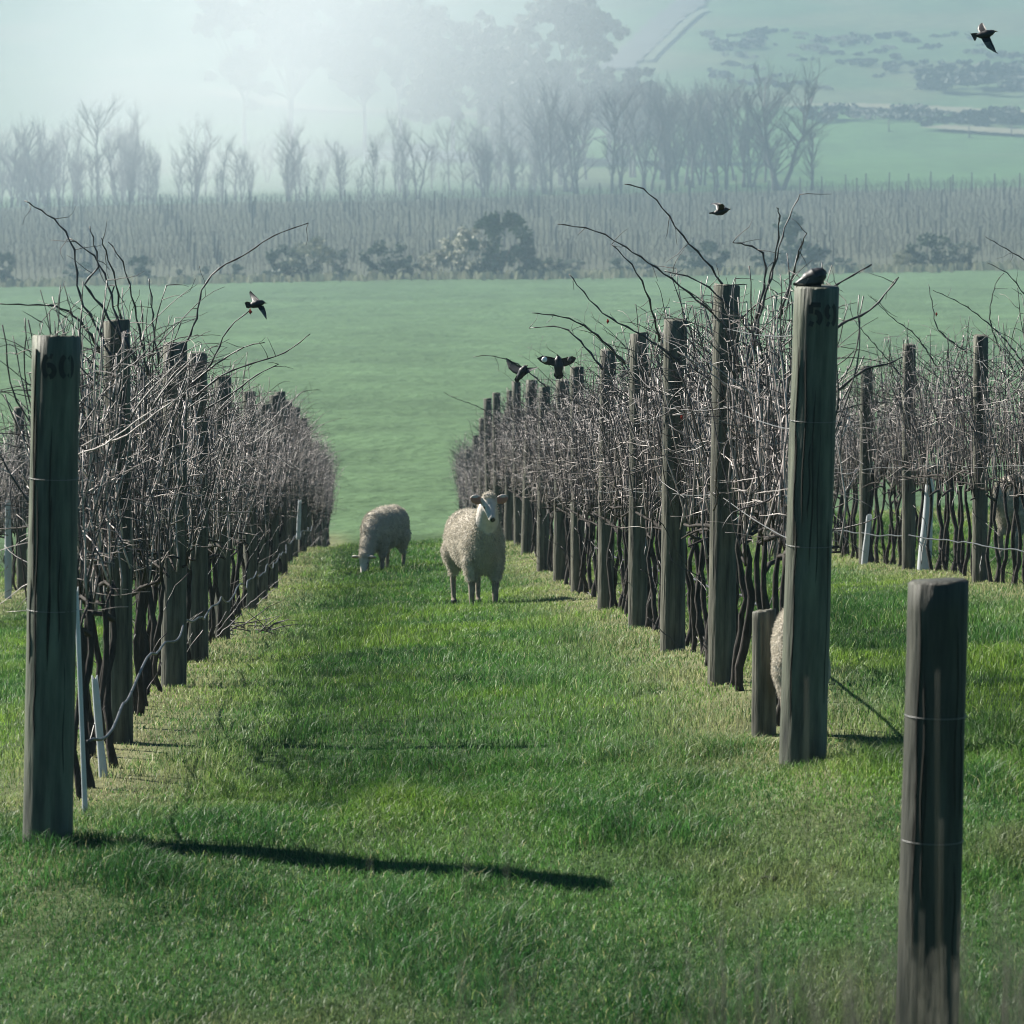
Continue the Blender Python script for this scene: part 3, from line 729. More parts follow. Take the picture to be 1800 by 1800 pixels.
    V = np.stack([base - U, base + U, base + dr * L_ + U * .4, base + dr * L_ * 1.0 - U * .4], 1).reshape(-1, 3)
    nq = len(k); fm = np_mesh('fleece', V, np.arange(nq * 4), np.arange(nq) * 4, np.full(nq, 4))
    link_mesh('fleece', fm, [M['fleece']], o, smooth=False)
    return o
s1 = make_sheep(seed=1); X0, Yq = P(842, 1070, 44.0).x, 44.0
s1.location = (X0 - .03, Yq + .28, gh(X0, Yq) - .02); s1.rotation_euler = (0, 0, R(11)); s1.scale = (.93, 1.0, 1.02)
tag(s1, 'cream woolly sheep standing in the lane and facing the camera', 'sheep', 'sheep grazing the vineyard')
s2 = make_sheep(grazing=True, seed=2); X0, Yq = P(676, 985, 60).x, 60.0
s2.location = (X0, Yq, gh(X0, Yq) - .06); s2.rotation_euler = (0, 0, R(-20)); s2.scale = (.86, .95, 1.0)
tag(s2, 'smaller looking sheep farther down the lane grazing with its head in the grass', 'sheep', 'sheep grazing the vineyard')
def clone(o):
    c = o.copy(); COL.objects.link(c)
    for ch in o.children: d = ch.copy(); COL.objects.link(d); d.parent = c
    return c
s3 = clone(s2); X0 = P(1406, 1300, 21.9).x; s3.scale = (.50, .58, .74); s3.location = (X0, 21.95, gh(X0, 21.95)); s3.rotation_euler = (0, 0, R(178))
tag(s3, 'lamb almost wholly hidden behind the post stencilled 59, only its woolly side showing', 'sheep', 'sheep grazing the vineyard')
s4 = clone(s2); X0 = P(1832, 990, 47.5).x; s4.location = (X0, 47.5, gh(X0, 47.5)); s4.rotation_euler = (0, 0, R(-240)); s4.scale = (1, 1, 1)
tag(s4, 'pale sheep cut by the right picture edge, seen through the vine trunks', 'sheep', 'sheep grazing the vineyard')

def bird(Y, body, rad, wings, tail, label, name='bird', beak=None, extra=None):
    """body: pixels from tail root to head; wings: list of sections [(lead, trail, dY)], all placed at their real depth"""
    S = Y / F; b = MB(); pts = []
    n = len(body)
    fine = []; fr = []
    for i in range(n - 1):
        for k in range(4):
            t = k / 4; fine.append((body[i][0] * (1 - t) + body[i + 1][0] * t, body[i][1] * (1 - t) + body[i + 1][1] * t)); t2 = t * t * (3 - 2 * t); fr.append(rad[i] * (1 - t2) + rad[i + 1] * t2)
    fine.append(body[-1]); fr.append(rad[-1])
    b.tube([P(x, y, Y) for x, y in fine], [r * S for r in fr], 12, 0)
    if beak: b.tube([P(beak[0][0], beak[0][1], Y), P(beak[1][0], beak[1][1], Y - .005)], [beak[2] * S, .3 * S], 8, 2)
    def sheet(secs, th=.006):
        vs = []; fs = []; K = 5; ns = len(secs)
        for sgn in (1, -1):
            for (l, t_, dy, *_) in secs:
                a = P(l[0], l[1], Y + dy); c = P(t_[0], t_[1], Y + dy)
                for k in range(K):
                    q = a.lerp(c, k / (K - 1)); off = th * (1 - (k / (K - 1)) ** 2 * .8) * .5 * sgn; vs.append(q + Vector((0, off, 0)))
        base = len(b.v); b.v.extend(map(tuple, vs))
        for sgn in (0, 1):
            o = sgn * ns * K
            for i in range(ns - 1):
                for k in range(K - 1):
                    a = base + o + i * K + k; mcol = secs[i][3] if len(secs[i]) > 3 else 0
                    m_ = 0
                    if mcol and k >= 1 and k <= 2 + (mcol == 1): m_ = mcol
                    b.f.append((a, a + 1, a + K + 1, a + K) if sgn else (a, a + K, a + K + 1, a + 1)); b.m.append(m_)
        for i in range(ns - 1):
            for k in (0, K - 1):
                a = base + i * K + k; c = base + ns * K + i * K + k; b.f.append((a, a + K, c + K, c)); b.m.append(0)
    for wg in wings: sheet(wg)
    sheet(tail)
    if extra: extra(b)
    o = b.build(name, [M['feather'], M['feather_grey'], M['beak'], M['feather_white']])
    o_loc = P(*body[len(body) // 2], Y); me_ = o.data; me_.transform(Matrix.Translation(-o_loc)); o.location = o_loc
    tag(o, label, 'bird', 'black birds around the posts'); return o
bird(24, [(1716, 62), (1725, 62), (1735, 60), (1743, 57), (1748, 55)], [3, 6, 7.5, 5, 2.5],
     [[((1736, 56), (1722, 58), .0), ((1732, 48), (1718, 52), .02), ((1729, 43), (1720, 45), .04), ((1727, 40), (1724, 41), .05)],
      [((1739, 63), (1724, 66), .0), ((1743, 72), (1729, 75), -.02, 1), ((1748, 83), (1735, 84), -.04, 1), ((1751, 91), (1745, 90), -.05), ((1755, 94), (1753, 94), -.055)]],
     [((1718, 58), (1717, 67), 0), ((1711, 58), (1715, 71), 0), ((1706, 59), (1713, 72), 0)], 'black bird flying with spread wings in the top right corner', beak=((1747, 55), (1754, 55), 1.8))
bird(26, [(1254, 375), (1260, 374), (1268, 372), (1276, 369), (1281, 368)], [2, 5, 6.5, 5, 2],
     [[((1272, 367), (1260, 370), .0), ((1269, 359), (1258, 361), .03), ((1262, 356), (1252, 359), .06), ((1253, 357), (1247, 359), .08)],
      [((1272, 369), (1261, 372), -.01), ((1274, 362), (1264, 364), -.05), ((1270, 358), (1262, 360), -.09)]],
     [((1258, 371), (1258, 377), 0), ((1250, 373), (1251, 376), 0), ((1246, 374), (1247, 376), 0)], 'small black bird flying above the canes between the two rows of the right', beak=((1281, 368), (1286, 367), 1.4))
bird(24, [(438, 538), (445, 536), (452, 534), (460, 532), (465, 532)], [3, 6, 7, 5, 2.5],
     [[((458, 529), (444, 531), 0), ((452, 523), (442, 527), .02), ((446, 517), (440, 522), .04), ((440, 511), (438, 514), .05)],
      [((463, 537), (452, 539), 0), ((466, 543), (457, 546), -.02, 1), ((468, 551), (461, 551), -.04, 1), ((469, 562), (467, 560), -.05)]],
     [((442, 532), (441, 541), 0), ((434, 530), (436, 542), 0), ((430, 532), (433, 541), 0)], 'black bird flying over the canes of the left row', beak=((464, 532), (469, 533), 1.6))
bird(36, [(909, 668), (914, 661), (919, 652), (923, 646), (925, 643)], [3, 6, 7.5, 5, 3],
     [[((921, 646), (914, 660), 0), ((911, 642), (902, 655), .03), ((900, 635), (894, 648), .06, 1), ((890, 629), (890, 636), .08)],
      [((922, 647), (920, 662), 0), ((931, 646), (927, 657), -.03), ((940, 646), (934, 652), -.05, 1), ((948, 645), (944, 647), -.07)]],
     [((908, 660), (915, 665), 0), ((904, 667), (912, 671), 0), ((906, 671), (909, 673), 0)], 'left bird of the hovering pair, both wings raised over a post', beak=((925, 643), (928, 642), 1.5))
def wp(b):
    S = 36 / F; b.ellipsoid(P(957, 632, 35.98), (5 * S, 3 * S, 5 * S), 3, 10, 8); b.ellipsoid(P(1001, 632, 35.98), (3.5 * S, 3 * S, 4.5 * S), 1, 10, 8)
bird(36, [(982, 662), (982, 654), (982, 644), (981, 633), (981, 626)], [5, 7, 8.5, 7, 3],
     [[((980, 630), (977, 645), 0), ((966, 627), (968, 642), .01), ((954, 625), (959, 641), .03), ((944, 630), (950, 636), .04)],
      [((984, 631), (986, 645), 0), ((996, 628), (994, 644), .01), ((1006, 626), (1002, 641), .03), ((1013, 629), (1009, 637), .04)]],
     [((976, 652), (988, 652), 0), ((973, 660), (991, 660), 0), ((978, 666), (986, 666), 0)], 'right bird of the hovering pair, black with a white wing patch', beak=((981, 626), (979, 622), 1.6), extra=wp)
def feet(b):
    S = 21 / F
    for x in (1430, 1442): b.tube([P(x, 497, 21.03), P(x + 1, 508, 21.03)], 1.6 * S, 6, 2); b.tube([P(x - 5, 508.5, 21.0), P(x + 6, 508.5, 21.0)], 1.2 * S, 6, 2)
bird(21.04, [(1398, 499), (1408, 497), (1420, 492), (1434, 487), (1443, 480), (1449, 474)], [3, 8, 14, 17, 13, 6],
     [[((1446, 485), (1432, 499), -.035), ((1425, 484), (1415, 501), -.03, 1), ((1405, 493), (1400, 500), -.015)], [((1446, 485), (1432, 499), .035), ((1425, 484), (1415, 501), .03), ((1405, 493), (1400, 500), .015)]],
     [((1404, 494), (1404, 503), 0), ((1398, 496), (1396, 502), 0), ((1394, 498), (1394, 501), 0)], 'black bird hunched on top of the post stencilled 59', beak=((1449, 476), (1454, 482), 2.5), extra=feet)

# ------------------------------------------------------------------ small things on the ground
def clod(px, py, Y, s, label, seed):
    rg = random.Random(seed); b = MB(); c = P(px, py, Y); z = gh(c.x, Y)
    for _ in range(9): b.ellipsoid((rg.gauss(0, s * .45), rg.gauss(0, s * .3), s * .2 + abs(rg.gauss(0, s * .18))), (s * rg.uniform(.2, .4), s * rg.uniform(.2, .4), s * rg.uniform(.15, .35)), seg=9, rings=6)
    o = b.build('clod', [M['clod']]); o.location = (c.x, Y, z); tag(o, label, 'clod'); return o
clod(1108, 1100, 38.6, .075, 'dark lump of earth and roots at the foot of the row behind post 59', 1)
clod(534, 1580, 18.4, .022, 'small black clod lying in the mown grass of the foreground', 2)
clod(1355, 1548, 18.6, .034, 'dark clod in the grass left of the blurred foreground post', 3)
rg = random.Random(5)
for i, (px, Y, k, lab) in enumerate([(1060, 44, XR, 'bare fallen twig lying by the row behind post 59'), (430, 39, XL, 'spiky heap of fallen prunings beside the left row')]):
    b = MB()
    for _ in range(4 + 18 * i):
        q = rwalk(rg, (rg.gauss(0, .12), rg.gauss(0, .3), .05), (rg.gauss(0, 1), rg.gauss(0, 1), .35), rg.uniform(.2, .5), 6, .2, -.06); b.tube(q, [.005, .0045, .004, .0035, .003, .002, .001], 4)
    X0 = P(px, 1050, Y).x; o = b.build('pruned_twigs', [M['cane_dark']]); o.location = (X0, Y, gh(X0, Y)); tag(o, lab, 'twigs')
# dry stems close to the camera, out of focus
def stems():
    rg = random.Random(9); b = MB()
    spots = [(rg.uniform(1200, 1830), rg.uniform(1560, 1800), rg.uniform(5.6, 8.0)) for _ in range(75)] + [(rg.uniform(600, 1250), rg.uniform(1660, 1790), rg.uniform(5.6, 8)) for _ in range(18)]
    spots += [(1418, 1190, 8.6), (1648, 1178, 8.2), (1655, 1440, 8.4), (1600, 1660, 8.1), (650, 1395, 6.6), (820, 1450, 6.8), (890, 1460, 6.9)]
    spots += [(1250 + 560 * rg.random() ** .7, rg.uniform(1650, 1800), rg.uniform(6.5, 9)) for _ in range(90)]
    for (px, py, Y) in spots:
        top = P(px, py, Y); g = gh(top.x, Y); H = top.z - g; lx = rg.gauss(0, .06) if py > 1480 else rg.uniform(-.04, -.0)
        pts = [(top.x - lx * (1 - t) ** 1.5, Y, g + H * t) for t in np.linspace(0, 1, 9)]
        b.tube(pts, [.0014, .0014, .0013, .0012, .0011, .001, .001, .001, .0006], 4)
        for _ in range(2):
            q = rwalk(rg, (top.x - lx, Y, g), (rg.gauss(0, .3), rg.gauss(0, .3), 1), H * rg.uniform(.5, .9), 6, .06, -.04); b.tube(q, [.002, .002, .0018, .0015, .0012, .0009, .0005], 3)
    tag(b.build('dry_grass', [M['straw']]), 'blurred brown dry grass stems close to the camera at bottom right', 'dry grass', kind='stuff')
stems()

# ------------------------------------------------------------------ far vineyard
rg = random.Random(77)
pm = MB(); pm.tube([(0, 0, -.3), (0, 0, 1), (0, 0, 2.0)], [.085, .08, .075], 6); pme = pm.mesh('far_post'); pme.materials.append(M['farbark'])
b = MB(); rows = [398 + 12.5 * k for k in range(14)]
for ri, Y in enumerate(rows):
    xl, xr = -.080 * Y, .130 * Y; x = xl
    while x < xr:
        y_ = Y + rg.uniform(-.25, .25); z = gh(x, y_); hh = rg.uniform(1.1, 1.75)
        b.tube([(x, y_, z - .05), (x + rg.uniform(-.1, .1), y_, z + hh * .5), (x + rg.uniform(-.15, .15), y_, z + hh)], [.035, .022, .012], 3, cap=False)
        for _ in range(5):
            a = rg.uniform(-1, 1); b.tube([(x, y_, z + rg.uniform(.5, .9)), (x + a * .4, y_ + rg.uniform(-.2, .2), z + rg.uniform(.8, 1.3)), (x + a * .6, y_, z + rg.uniform(1.1, 1.75))], [.014, .012, .008], 3, cap=False)
        x += rg.uniform(.42, .62)
    last = ri == len(rows) - 1
    x = (-.08 * Y if not last else .045 * Y); stp = 9.5 if not last else 2.4
    while x < .13 * Y:
        o = bpy.data.objects.new('far_post', pme); COL.objects.link(o); o.location = (x, Y, gh(x, Y)); o.scale = (1, 1, rg.uniform(.95, 1.15)); o.rotation_euler = (0, R(rg.uniform(-1.5, 1.5)), 0)
        tag(o, 'thin dark post in the hazy vineyard across the valley', 'post', 'posts of the distant vineyard'); x += stp * rg.uniform(.85, 1.15)
tag(b.build('distant_vines', [M['farvine']]), 'hazy rows of dormant vines across the valley', 'vineyard', kind='stuff')

# ------------------------------------------------------------------ trees
def leafcloud(b, c, rad, n, size, rg, mat_=0, flat=.8):
    for _ in range(n):
        while True:
            q = Vector((rg.uniform(-1, 1), rg.uniform(-1, 1), rg.uniform(-1, 1)))
            if q.length < 1: break
        q = q * (.55 + .45 * rg.random()); p = Vector(c) + Vector((q.x * rad, q.y * rad, q.z * rad * flat)); s = size * rg.uniform(.6, 1.4)
        u = Vector((rg.gauss(0, 1), rg.gauss(0, 1), rg.gauss(0, 1))).normalized() * s; v = u.orthogonal().normalized() * s * .6
        b.add([p - u, p - v * .8, p + u, p + v], [(0, 1, 2, 3)], mat_)
def branch(b, rg, p, d, L_, r, depth, tips, spread=.5, up=.1):
    n = 5; pts = [Vector(p)]; d = Vector(d).normalized()
    for k in range(n):
        d = (d + Vector((rg.gauss(0, .09), rg.gauss(0, .09), rg.gauss(0, .05) + up * .3))).normalized(); pts.append(pts[-1] + d * L_ / n)
    b.tube(pts, [r * (1 - .5 * k / n) for k in range(n + 1)], 5 if depth > 1 else 3, cap=False)
    if depth == 0: tips.append(pts[-1]); return
    for k in range(rg.choice([3, 4]) if depth > 1 else 4):
        s = pts[rg.randrange(2, n + 1)]; a = rg.uniform(0, 6.28)
        nd = (d + Vector((math.cos(a) * spread, math.sin(a) * spread, rg.uniform(-.1, .35)))).normalized()
        branch(b, rg, s, nd, L_ * rg.uniform(.5, .72), r * .5, depth - 1, tips, spread, up)
    tips.append(pts[-1])
def bare_tree(seed, H, stems_=1, spread=.42):
    rg = random.Random(seed); tb = MB(); cb = MB(); tips = []
    for s in range(stems_):
        base = Vector((rg.uniform(-.5, .5) * (stems_ > 1), rg.uniform(-.4, .4) * (stems_ > 1), -.2)); d = Vector((rg.gauss(0, .10) + (s - stems_ / 2) * .12, rg.gauss(0, .1), 1)).normalized()
        pts = [base + d * (H * .8 * k / 8) + Vector((rg.gauss(0, .07), rg.gauss(0, .07), 0)) * (k > 0) for k in range(9)]
        r = H * .016
        tb.tube(pts, [r * (1 - .8 * k / 8) for k in range(9)], 6, cap=False)
        for k in range(2, 9):
            for _ in range(rg.choice([1, 2, 3, 4])):
                a = rg.uniform(0, 6.28); t = pts[k].lerp(pts[k - 1], rg.random())
                branch(cb, rg, t, (math.cos(a) * spread, math.sin(a) * spread, rg.uniform(.5, 1.1)), H * rg.uniform(.10, .30), r * .38, 2, tips, .5)
    t = empty('bare_tree'); tb.build('trunk', [M['farbark']], t); cb.build('crown', [M['farbark']], t); t['H'] = H; return t
bp = [bare_tree(200 + k, [11, 13, 10, 12, 9][k % 5], [1, 1, 2, 3, 1, 2, 1, 2, 3, 2][k], [.3, .38, .45, .5, .6, .8, .55, .7, .8, .9][k]) for k in range(10)]
bu = [0] * 10
def put_tree(protos_, used, k, px, py, toppy, Y, label, cat, group, H, rz=None, wx=1.0, rg=random.Random(3)):
    p0 = P(px, py, Y); g = gh(p0.x, Y); h = P(px, toppy, Y).z - g
    t = copy_tree(protos_[k]) if used[k] else protos_[k]; used[k] = 1
    s = h / H[k]; t.location = (p0.x, Y, g); t.scale = (s * wx, s * wx, s); t.rotation_euler = (0, 0, rg.uniform(0, 6.28) if rz is None else rz)
    tag(t, label, cat, group); return t
BH = [11, 13, 10, 12, 9] * 2
tl = [(20, 268, 3), (55, 215, 0), (75, 230, 1), (100, 235, 2), (135, 285, 4), (172, 190, 1), (198, 215, 0), (215, 225, 3), (245, 205, 1), (275, 280, 2), (322, 265, 4), (345, 215, 0), (362, 222, 1), (412, 262, 4), (440, 300, 2), (470, 235, 0), (505, 270, 3),
      (532, 225, 1), (570, 265, 2), (603, 250, 0), (635, 290, 4), (662, 240, 1), (700, 220, 3), (735, 235, 0), (760, 260, 2), (790, 225, 1), (815, 250, 4), (845, 215, 3), (880, 200, 1), (905, 190, 0), (935, 170, 3), (968, 160, 1), (998, 175, 3), (1030, 150, 0),
      (1075, 165, 1), (1092, 190, 2), (1112, 150, 3), (1145, 160, 1), (1175, 170, 3), (1205, 160, 0), (1235, 185, 3), (1262, 190, 2), (1290, 150, 1), (1318, 190, 3), (1345, 175, 1)]
tl += [(960, 205, 2), (985, 195, 3), (1015, 190, 2), (1130, 175, 2), (1160, 185, 3), (1190, 180, 2), (1220, 170, 2), (1250, 165, 3), (1275, 175, 2), (1305, 165, 2)]
tl.sort()
rg = random.Random(12); tcount = {}
for i, (px, ty, k) in enumerate(tl):
    base = 372 - 22 * px / 1300; Y = rg.uniform(585, 622) if i % 3 else rg.uniform(622, 655)
    side = 'left' if px < 450 else ('middle' if px < 950 else 'right'); tcount[side] = tcount.get(side, 0) + 1; o_ = ORD[tcount[side] - 1]
    k = k + 5 * (i % 2)
    put_tree(bp, bu, k, px, base, ty - 12, Y, {'left': '%s slim bare tree from the left picture edge along the creek', 'middle': '%s pale bare tree from the left in the brightest creek haze', 'right': '%s dense bare creek tree counted rightwards from the glow'}[side] % o_, 'tree', 'bare trees along the creek', BH)
for i in range(84):
    px = rg.uniform(-5, 300) if i < 46 else rg.uniform(300, 960); base = 374 - 22 * px / 1300
    put_tree(bp, bu, rg.randrange(10), px, base, rg.uniform(215, 300) if px < 300 else rg.uniform(235, 320), rg.uniform(580, 615), 'thin leafless sapling filling a gap in the hazy creek line', 'tree', 'saplings along the creek', BH, wx=rg.uniform(.6, 1.1))
put_tree(bp, bu, 3, 1372, 345, 128, 590, 'tall spreading bare tree at the right end of the creek line', 'tree', 'bare trees along the creek', BH, wx=1.5)
put_tree(bp, bu, 2, 1425, 345, 215, 588, 'low leaning bare willow at the edge of the green meadow', 'tree', 'bare trees along the creek', BH, wx=1.4)

def gum(seed, H, clumps, trunk_r=.35):
    rg = random.Random(seed); tb = MB(); cb = MB(); fork = H * .28; top = Vector((0, 0, fork))
    tb.tube([(0, 0, -.3), (rg.gauss(0, .1), 0, fork * .5), top], [trunk_r * 1.2, trunk_r * .9, trunk_r * .8], 9, cap=False)
    for (x, y, z, r) in clumps:
        c = Vector((x, y, z)); m = top.lerp(c, .5) + Vector((rg.gauss(0, .5), rg.gauss(0, .5), -.3)); pts = [top.lerp(m, .0), top.lerp(m, .5), m, m.lerp(c, .5), c, c + Vector((0, 0, r * .5))]
        tb.tube(pts, [trunk_r * .5, trunk_r * .4, trunk_r * .3, trunk_r * .22, trunk_r * .14, trunk_r * .05], 6, cap=False)
        for _ in range(int(7 + r * 3.5)):
            q = Vector((rg.gauss(0, r * .6), rg.gauss(0, r * .5), rg.gauss(0, r * .45))); leafcloud(cb, c + q, r * rg.uniform(.28, .5), int(70 + 30 * r), .26, rg)
            tb.tube([c, c + q * .8], [trunk_r * .1, .03], 4, cap=False)
    t = empty('gum_tree'); tb.build('trunk', [M['eucbark']], t); cb.build('crown', [M['eucleaf']], t); return t
rg = random.Random(44)
def gclumps(H, W, n, seed, lo=.4):
    rg = random.Random(seed); return [(rg.uniform(-W, W) * .8, rg.uniform(-W, W) * .6, H * rg.uniform(lo, .92), rg.uniform(1.8, 3.4)) for _ in range(n)]
GT = [(430, 172, -10, 735, 7, 9, .45, 'leaning gum tree at the left end of the hilltop group'), (512, 196, -70, 722, 10, 16, .4, 'broad thick trunked gum tree in the brightest glow'), (640, 190, -20, 720, 7, 12, .35, 'rounded gum tree above the white yard rails'),
      (700, 192, 0, 740, 5, 8, .4, 'small gum tree right of the white yard rails'), (795, 200, 5, 705, 6.5, 12, .3, 'two tiered gum tree in the middle of the group'), (868, 215, 25, 700, 5, 8, .2, 'low bushy gum tree between two taller ones'),
      (1000, 235, -12, 690, 8, 18, .25, 'largest round crowned gum tree beside the hill track'), (935, 230, 110, 695, 6, 10, .2, 'low dark gum tree at the foot of the largest one'), (1070, 250, 120, 690, 7, 11, .2, 'spreading low gum tree where the hill track starts')]
for i, (px, by, ty, Y, W, n, lo, lab) in enumerate(GT):
    p0 = P(px, by, Y); g = gh(p0.x, Y); H = P(px, ty, Y).z - g
    t = gum(300 + i, H, gclumps(H, W, n, 400 + i, lo), .5 if i == 1 else .32); t.location = (p0.x, Y, g); tag(t, lab, 'tree', 'gum trees on the hazy slope')

# bushes at the far edge of the field
def bush(seed, kind, conic=False):
    rg = random.Random(seed); b = MB(); tb = MB()
    for _ in range(5):
        a = rg.uniform(0, 6.28); tb.tube([(0, 0, -.1), (math.cos(a) * .25, math.sin(a) * .25, .5), (math.cos(a) * .5, math.sin(a) * .5, 1.1)], [.06, .045, .02], 5, cap=False)
    W = .8 if conic else 1.45
    for _ in range(34 if not conic else 20):
        z = 2.0 * rg.random() ** .8; a = rg.uniform(0, 6.28); q = W * math.sqrt(rg.random()) * math.sqrt(max(.05, 1 - (z / 2.15) ** 2))
        leafcloud(b, (q * math.cos(a), q * math.sin(a), z * .95 + .1), rg.uniform(.2, .42), 46, .10, rg, flat=1.0)
    t = empty('bush'); tb.build('trunk', [M['farbark']], t); b.build('crown', [M[kind]], t); return t
bb = [bush(1, 'bushleaf'), bush(2, 'bushleaf', True), bush(3, 'paleleaf')]; bbu = [0] * 3; BB = [2.1, 2.1, 2.1]
for (px, by, ty, k, wx, lab) in [(8, 502, 445, 0, 1, 'dark bush at the left edge of the far field'), (245, 497, 450, 0, 1, 'hazy bush standing right of the left arching canes'), (503, 494, 432, 0, 1.1, 'grey green bush left of the brightest hedge gap'), (545, 494, 420, 2, 1.2, 'pale feathery bush on the far field edge'), (600, 494, 440, 1, 1, 'narrow bush right of the pale feathery one'), (680, 492, 425, 0, 1.2, 'broad hazy bush beyond the middle of the field'),
                                 (760, 491, 440, 2, 1.2, 'pale twiggy bush left of the tallest field edge bush'), (812, 490, 402, 2, 1, 'tall pale bush glittering left of the dark one'), (875, 490, 376, 0, 1.0, 'tallest dark tree-like bush in the middle of the far field edge'), (932, 490, 433, 1, 1, 'dark upright bush right of the tallest one'), (990, 489, 462, 0, 1.3, 'low round bush on the far field edge'), (1100, 487, 468, 0, 1.2, 'very low dark bush behind the right row canes'),
                                 (1235, 484, 425, 0, 1.3, 'round green bush below the small flying bird'), (1398, 480, 380, 1, 1.3, 'tall conical bush above post 59'), (1585, 476, 440, 2, 1, 'twiggy small bush right of post 59'), (1640, 475, 412, 0, 1.2, 'left one of two broad bushes on the right field edge'), (1690, 475, 425, 0, 1.2, 'right one of two broad bushes on the right field edge')]:
    Y = 386; p0 = P(px, by, Y); put_tree(bb, bbu, k, px, by, ty, Y, lab, 'bush', 'bushes along the far field edge', BB, wx=wx)
rgb_ = random.Random(91)
for _ in range(26):
    px = rgb_.uniform(-10, 1810); put_tree(bb, bbu, rgb_.choice([0, 0, 1, 2]), px, 496 - px * .011, 496 - px * .011 - rgb_.uniform(14, 34), rgb_.uniform(384, 392), 'low scrubby bush in the rough strip beyond the far field', 'bush', 'low scrub along the far field edge', BB, wx=rgb_.uniform(1.2, 2.0))
# rough growth along the field edge
rg = random.Random(66); b = MB()
for _ in range(2600):
    x = rg.uniform(-34, 52); y = 384 + rg.gauss(0, 1.6); z = gh(x, y); s = rg.uniform(.12, .4); u = Vector((rg.gauss(0, 1), rg.gauss(0, .4), 0)).normalized() * s * .5
    c = Vector((x, y, z)); t_ = c + Vector((rg.gauss(0, .1), 0, s * 1.6)); b.add([c - u, c + u, t_ + u * .5, t_ - u * .5], [(0, 1, 2, 3)])
tag(b.build('rough_grass', [M['paleleaf']], smooth=False), 'band of rough grass and weeds along the far field edge', 'rough grass', kind='stuff')

# hillside shrubs
def shrub(seed):
    rg = random.Random(seed); b = MB()
    for _ in range(9): leafcloud(b, (rg.gauss(0, .7), rg.gauss(0, .5), rg.uniform(.15, .7)), rg.uniform(.35, .6), 34, .16, rg, flat=.7)
    me_ = b.mesh('shrub'); me_.materials.append(M['shrub']); return me_
sm = [shrub(k) for k in range(3)]; rg = random.Random(21)
SP = [(1690, 150, 5), (1735, 155, 6), (1770, 162, 5), (1640, 157, 3), (1300, 85, 3), (1330, 70, 2)]
for _ in range(70):
    px = rg.uniform(1230, 1800); SP.append((px, rg.uniform(60, 160) + (px - 1500) * .02, rg.uniform(.7, 2.2)))
for _ in range(16): SP.append((rg.uniform(1440, 1800), rg.uniform(204, 222), rg.uniform(2, 3.5)))
for (px, py, s) in SP:
    X0, Y0 = ground_at(px, py); o = bpy.data.objects.new('hillside_shrub', sm[rg.randrange(3)]); COL.objects.link(o)
    o.location = (X0, Y0, gh(X0, Y0) - .1); o.scale = (s, s, s * .75); o.rotation_euler = (0, 0, rg.uniform(0, 6))
    lab = 'long low gorse clump on the right slope' if s >= 5 else ('dark scrub in the band above the green meadow' if py > 203 else ('tiny' if s < 1.1 else 'small' if s < 1.6 else 'larger') + (' shrub high' if py < 90 else ' shrub halfway up' if py < 125 else ' shrub low') + (' on the hazy slope right of the track' if px < 1420 else ' on the slope above the creek trees' if px < 1620 else ' on the slope at the right picture edge'))
    tag(o, lab, 'shrub', 'shrubs on the far hillside')
# white yard rails
def rails(x0, x1, py, Y, nr, label, hpx=22, m='white_rail'):
    a = P(x0, py, Y); c = P(x1, py, Y); t = empty('rail_fence', (a.x, Y, gh(a.x, Y))); n = max(2, int((c.x - a.x) / 2.4) + 1)
    for i in range(n):
        X = a.x + (c.x - a.x) * i / (n - 1); b = MB(); b.box((X - a.x, 0, gh(X, Y) - gh(a.x, Y) + .7), (.14, .14, 1.6)); b.build('post', [M[m]], t, smooth=False)
    for k in range(nr):
        b = MB(); pts = [(X - a.x, -.1, gh(X, Y) - gh(a.x, Y) + .35 + k * .36) for X in np.linspace(a.x, c.x, 12)]; b.tube(pts, .055, 4); b.build('rail', [M[m]], t, smooth=False)
    tag(t, label, 'fence')
rails(640, 662, 170, 700, 4, 'bright white stock gate left of the yard rails')
rails(668, 755, 168, 702, 4, 'white railed stockyard fence under the gum trees')
rails(778, 850, 172, 703, 3, 'white rails showing between the middle gum trees')
rails(222, 254, 150, 730, 2, 'lone hurdle on the pale left slope', m='farbark')
for (px, py) in ((1562, 232), (1703, 243), (1778, 240), (1580, 200)):
    X0, Y0 = ground_at(px, py); b = MB(); b.tube([(0, 0, -.2), (0, 0, 1.7)], .09, 6); b.tube([(0, 0, .2), (.9, 0, -.1)], .06, 5); o = b.build('fence_stake', [M['farbark']]); o.location = (X0, Y0, gh(X0, Y0)); tag(o, 'lone dark stake along the top of the green meadow', 'stake', 'stakes above the green meadow')

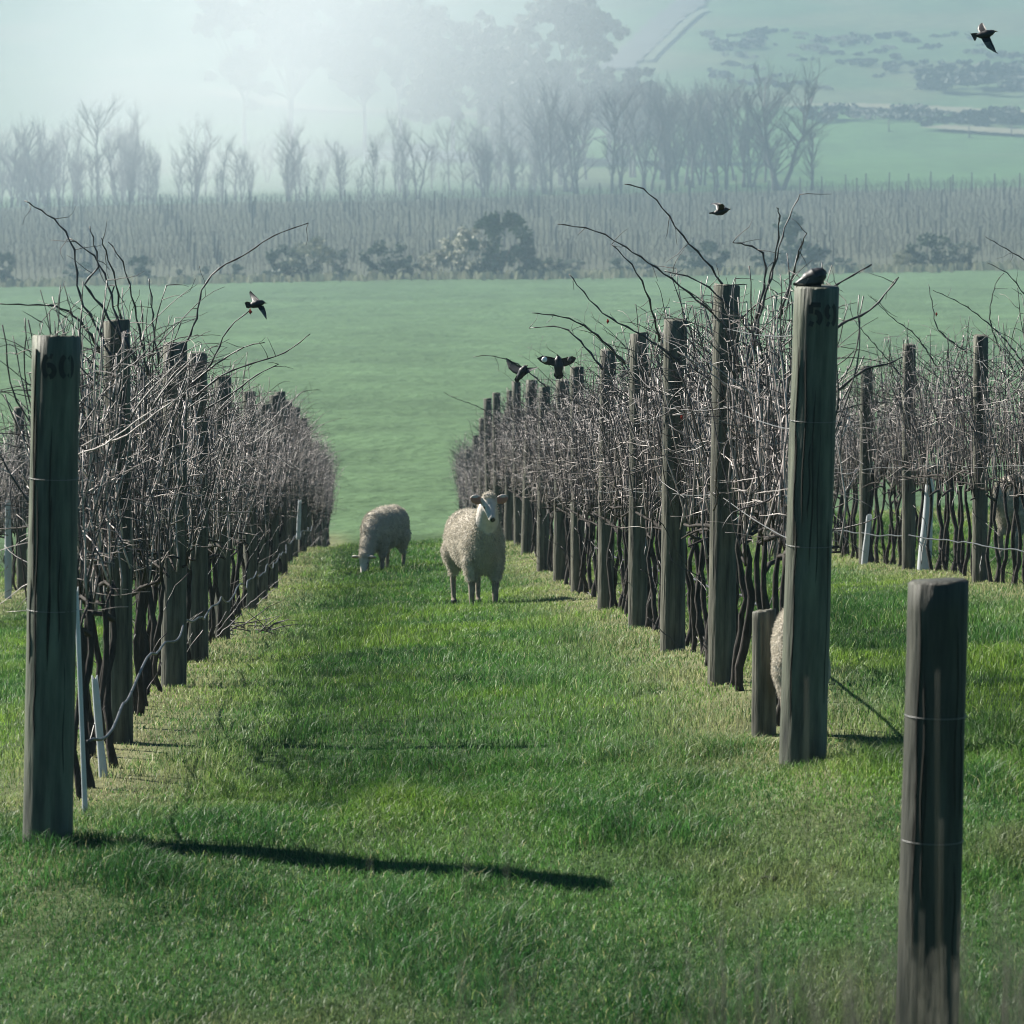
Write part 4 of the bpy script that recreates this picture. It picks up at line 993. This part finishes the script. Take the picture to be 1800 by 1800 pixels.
# ------------------------------------------------------------------ haze
def volume(name, density, col, aniso):
    m = bpy.data.materials.new(name); m.use_nodes = True; n = m.node_tree; n.nodes.clear()
    out = n.nodes.new('ShaderNodeOutputMaterial'); v = n.nodes.new('ShaderNodeVolumePrincipled')
    v.inputs['Color'].default_value = (*col, 1); v.inputs['Density'].default_value = density; v.inputs['Anisotropy'].default_value = aniso
    n.links.new(v.outputs[0], out.inputs['Volume']); return m
b = MB(); b.box((0, 800, 20), (1300, 1840, 62)); b_o = b.build('haze', [volume('haze_air', .00022, (.50, .68, .82), .2)], smooth=False)
tag(b_o, 'pale blue morning haze filling the valley', 'haze', kind='stuff')
c = P(900, 250, 660); b = MB(); b.ellipsoid((0, 0, 0), (420, 540, 75), seg=48, rings=28)
o = b.build('mist', [volume('mist_air', .00070, (.33, .45, .55), .3)]); o.location = c
tag(o, 'wide bank of morning mist lying in the valley beyond the field', 'mist', kind='stuff')
RX, RY, RZ = 66, 110, 60
c = P(480, 120, 620); b = MB(); b.ellipsoid((0, 0, 0), (RX, RY, RZ), seg=40, rings=24)  # mist ellipsoid added to make the bright sun glow
vm = volume('glow_mist_air', .02, (.97, .98, 1.0), .3); n = vm.node_tree; L = n.links.new
tc = n.nodes.new('ShaderNodeTexCoord'); mp = n.nodes.new('ShaderNodeMapping'); mp.inputs['Scale'].default_value = (1 / RX, 1 / RY, 1 / RZ)
ln = n.nodes.new('ShaderNodeVectorMath'); ln.operation = 'LENGTH'; L(tc.outputs['Object'], mp.inputs[0]); L(mp.outputs[0], ln.inputs[0])
sb = n.nodes.new('ShaderNodeMath'); sb.operation = 'SUBTRACT'; sb.use_clamp = True; sb.inputs[0].default_value = 1; L(ln.outputs['Value'], sb.inputs[1])
pw = n.nodes.new('ShaderNodeMath'); pw.operation = 'POWER'; pw.inputs[1].default_value = 2; L(sb.outputs[0], pw.inputs[0])
nz = n.nodes.new('ShaderNodeTexNoise'); nz.inputs['Scale'].default_value = .035; nz.inputs['Detail'].default_value = 2; L(tc.outputs['Object'], nz.inputs[0])
mr = n.nodes.new('ShaderNodeMapRange'); mr.inputs[1].default_value = .3; mr.inputs[2].default_value = .7; mr.inputs[3].default_value = .009; mr.inputs[4].default_value = .026; L(nz.outputs[0], mr.inputs[0])
ml = n.nodes.new('ShaderNodeMath'); ml.operation = 'MULTIPLY'; L(pw.outputs[0], ml.inputs[0]); L(mr.outputs[0], ml.inputs[1])
L(ml.outputs[0], n.nodes['Principled Volume'].inputs['Density'])
o = b.build('mist', [vm]); o.location = c
tag(o, 'added mist patch making the bright glow over the gum trees', 'mist', kind='stuff')
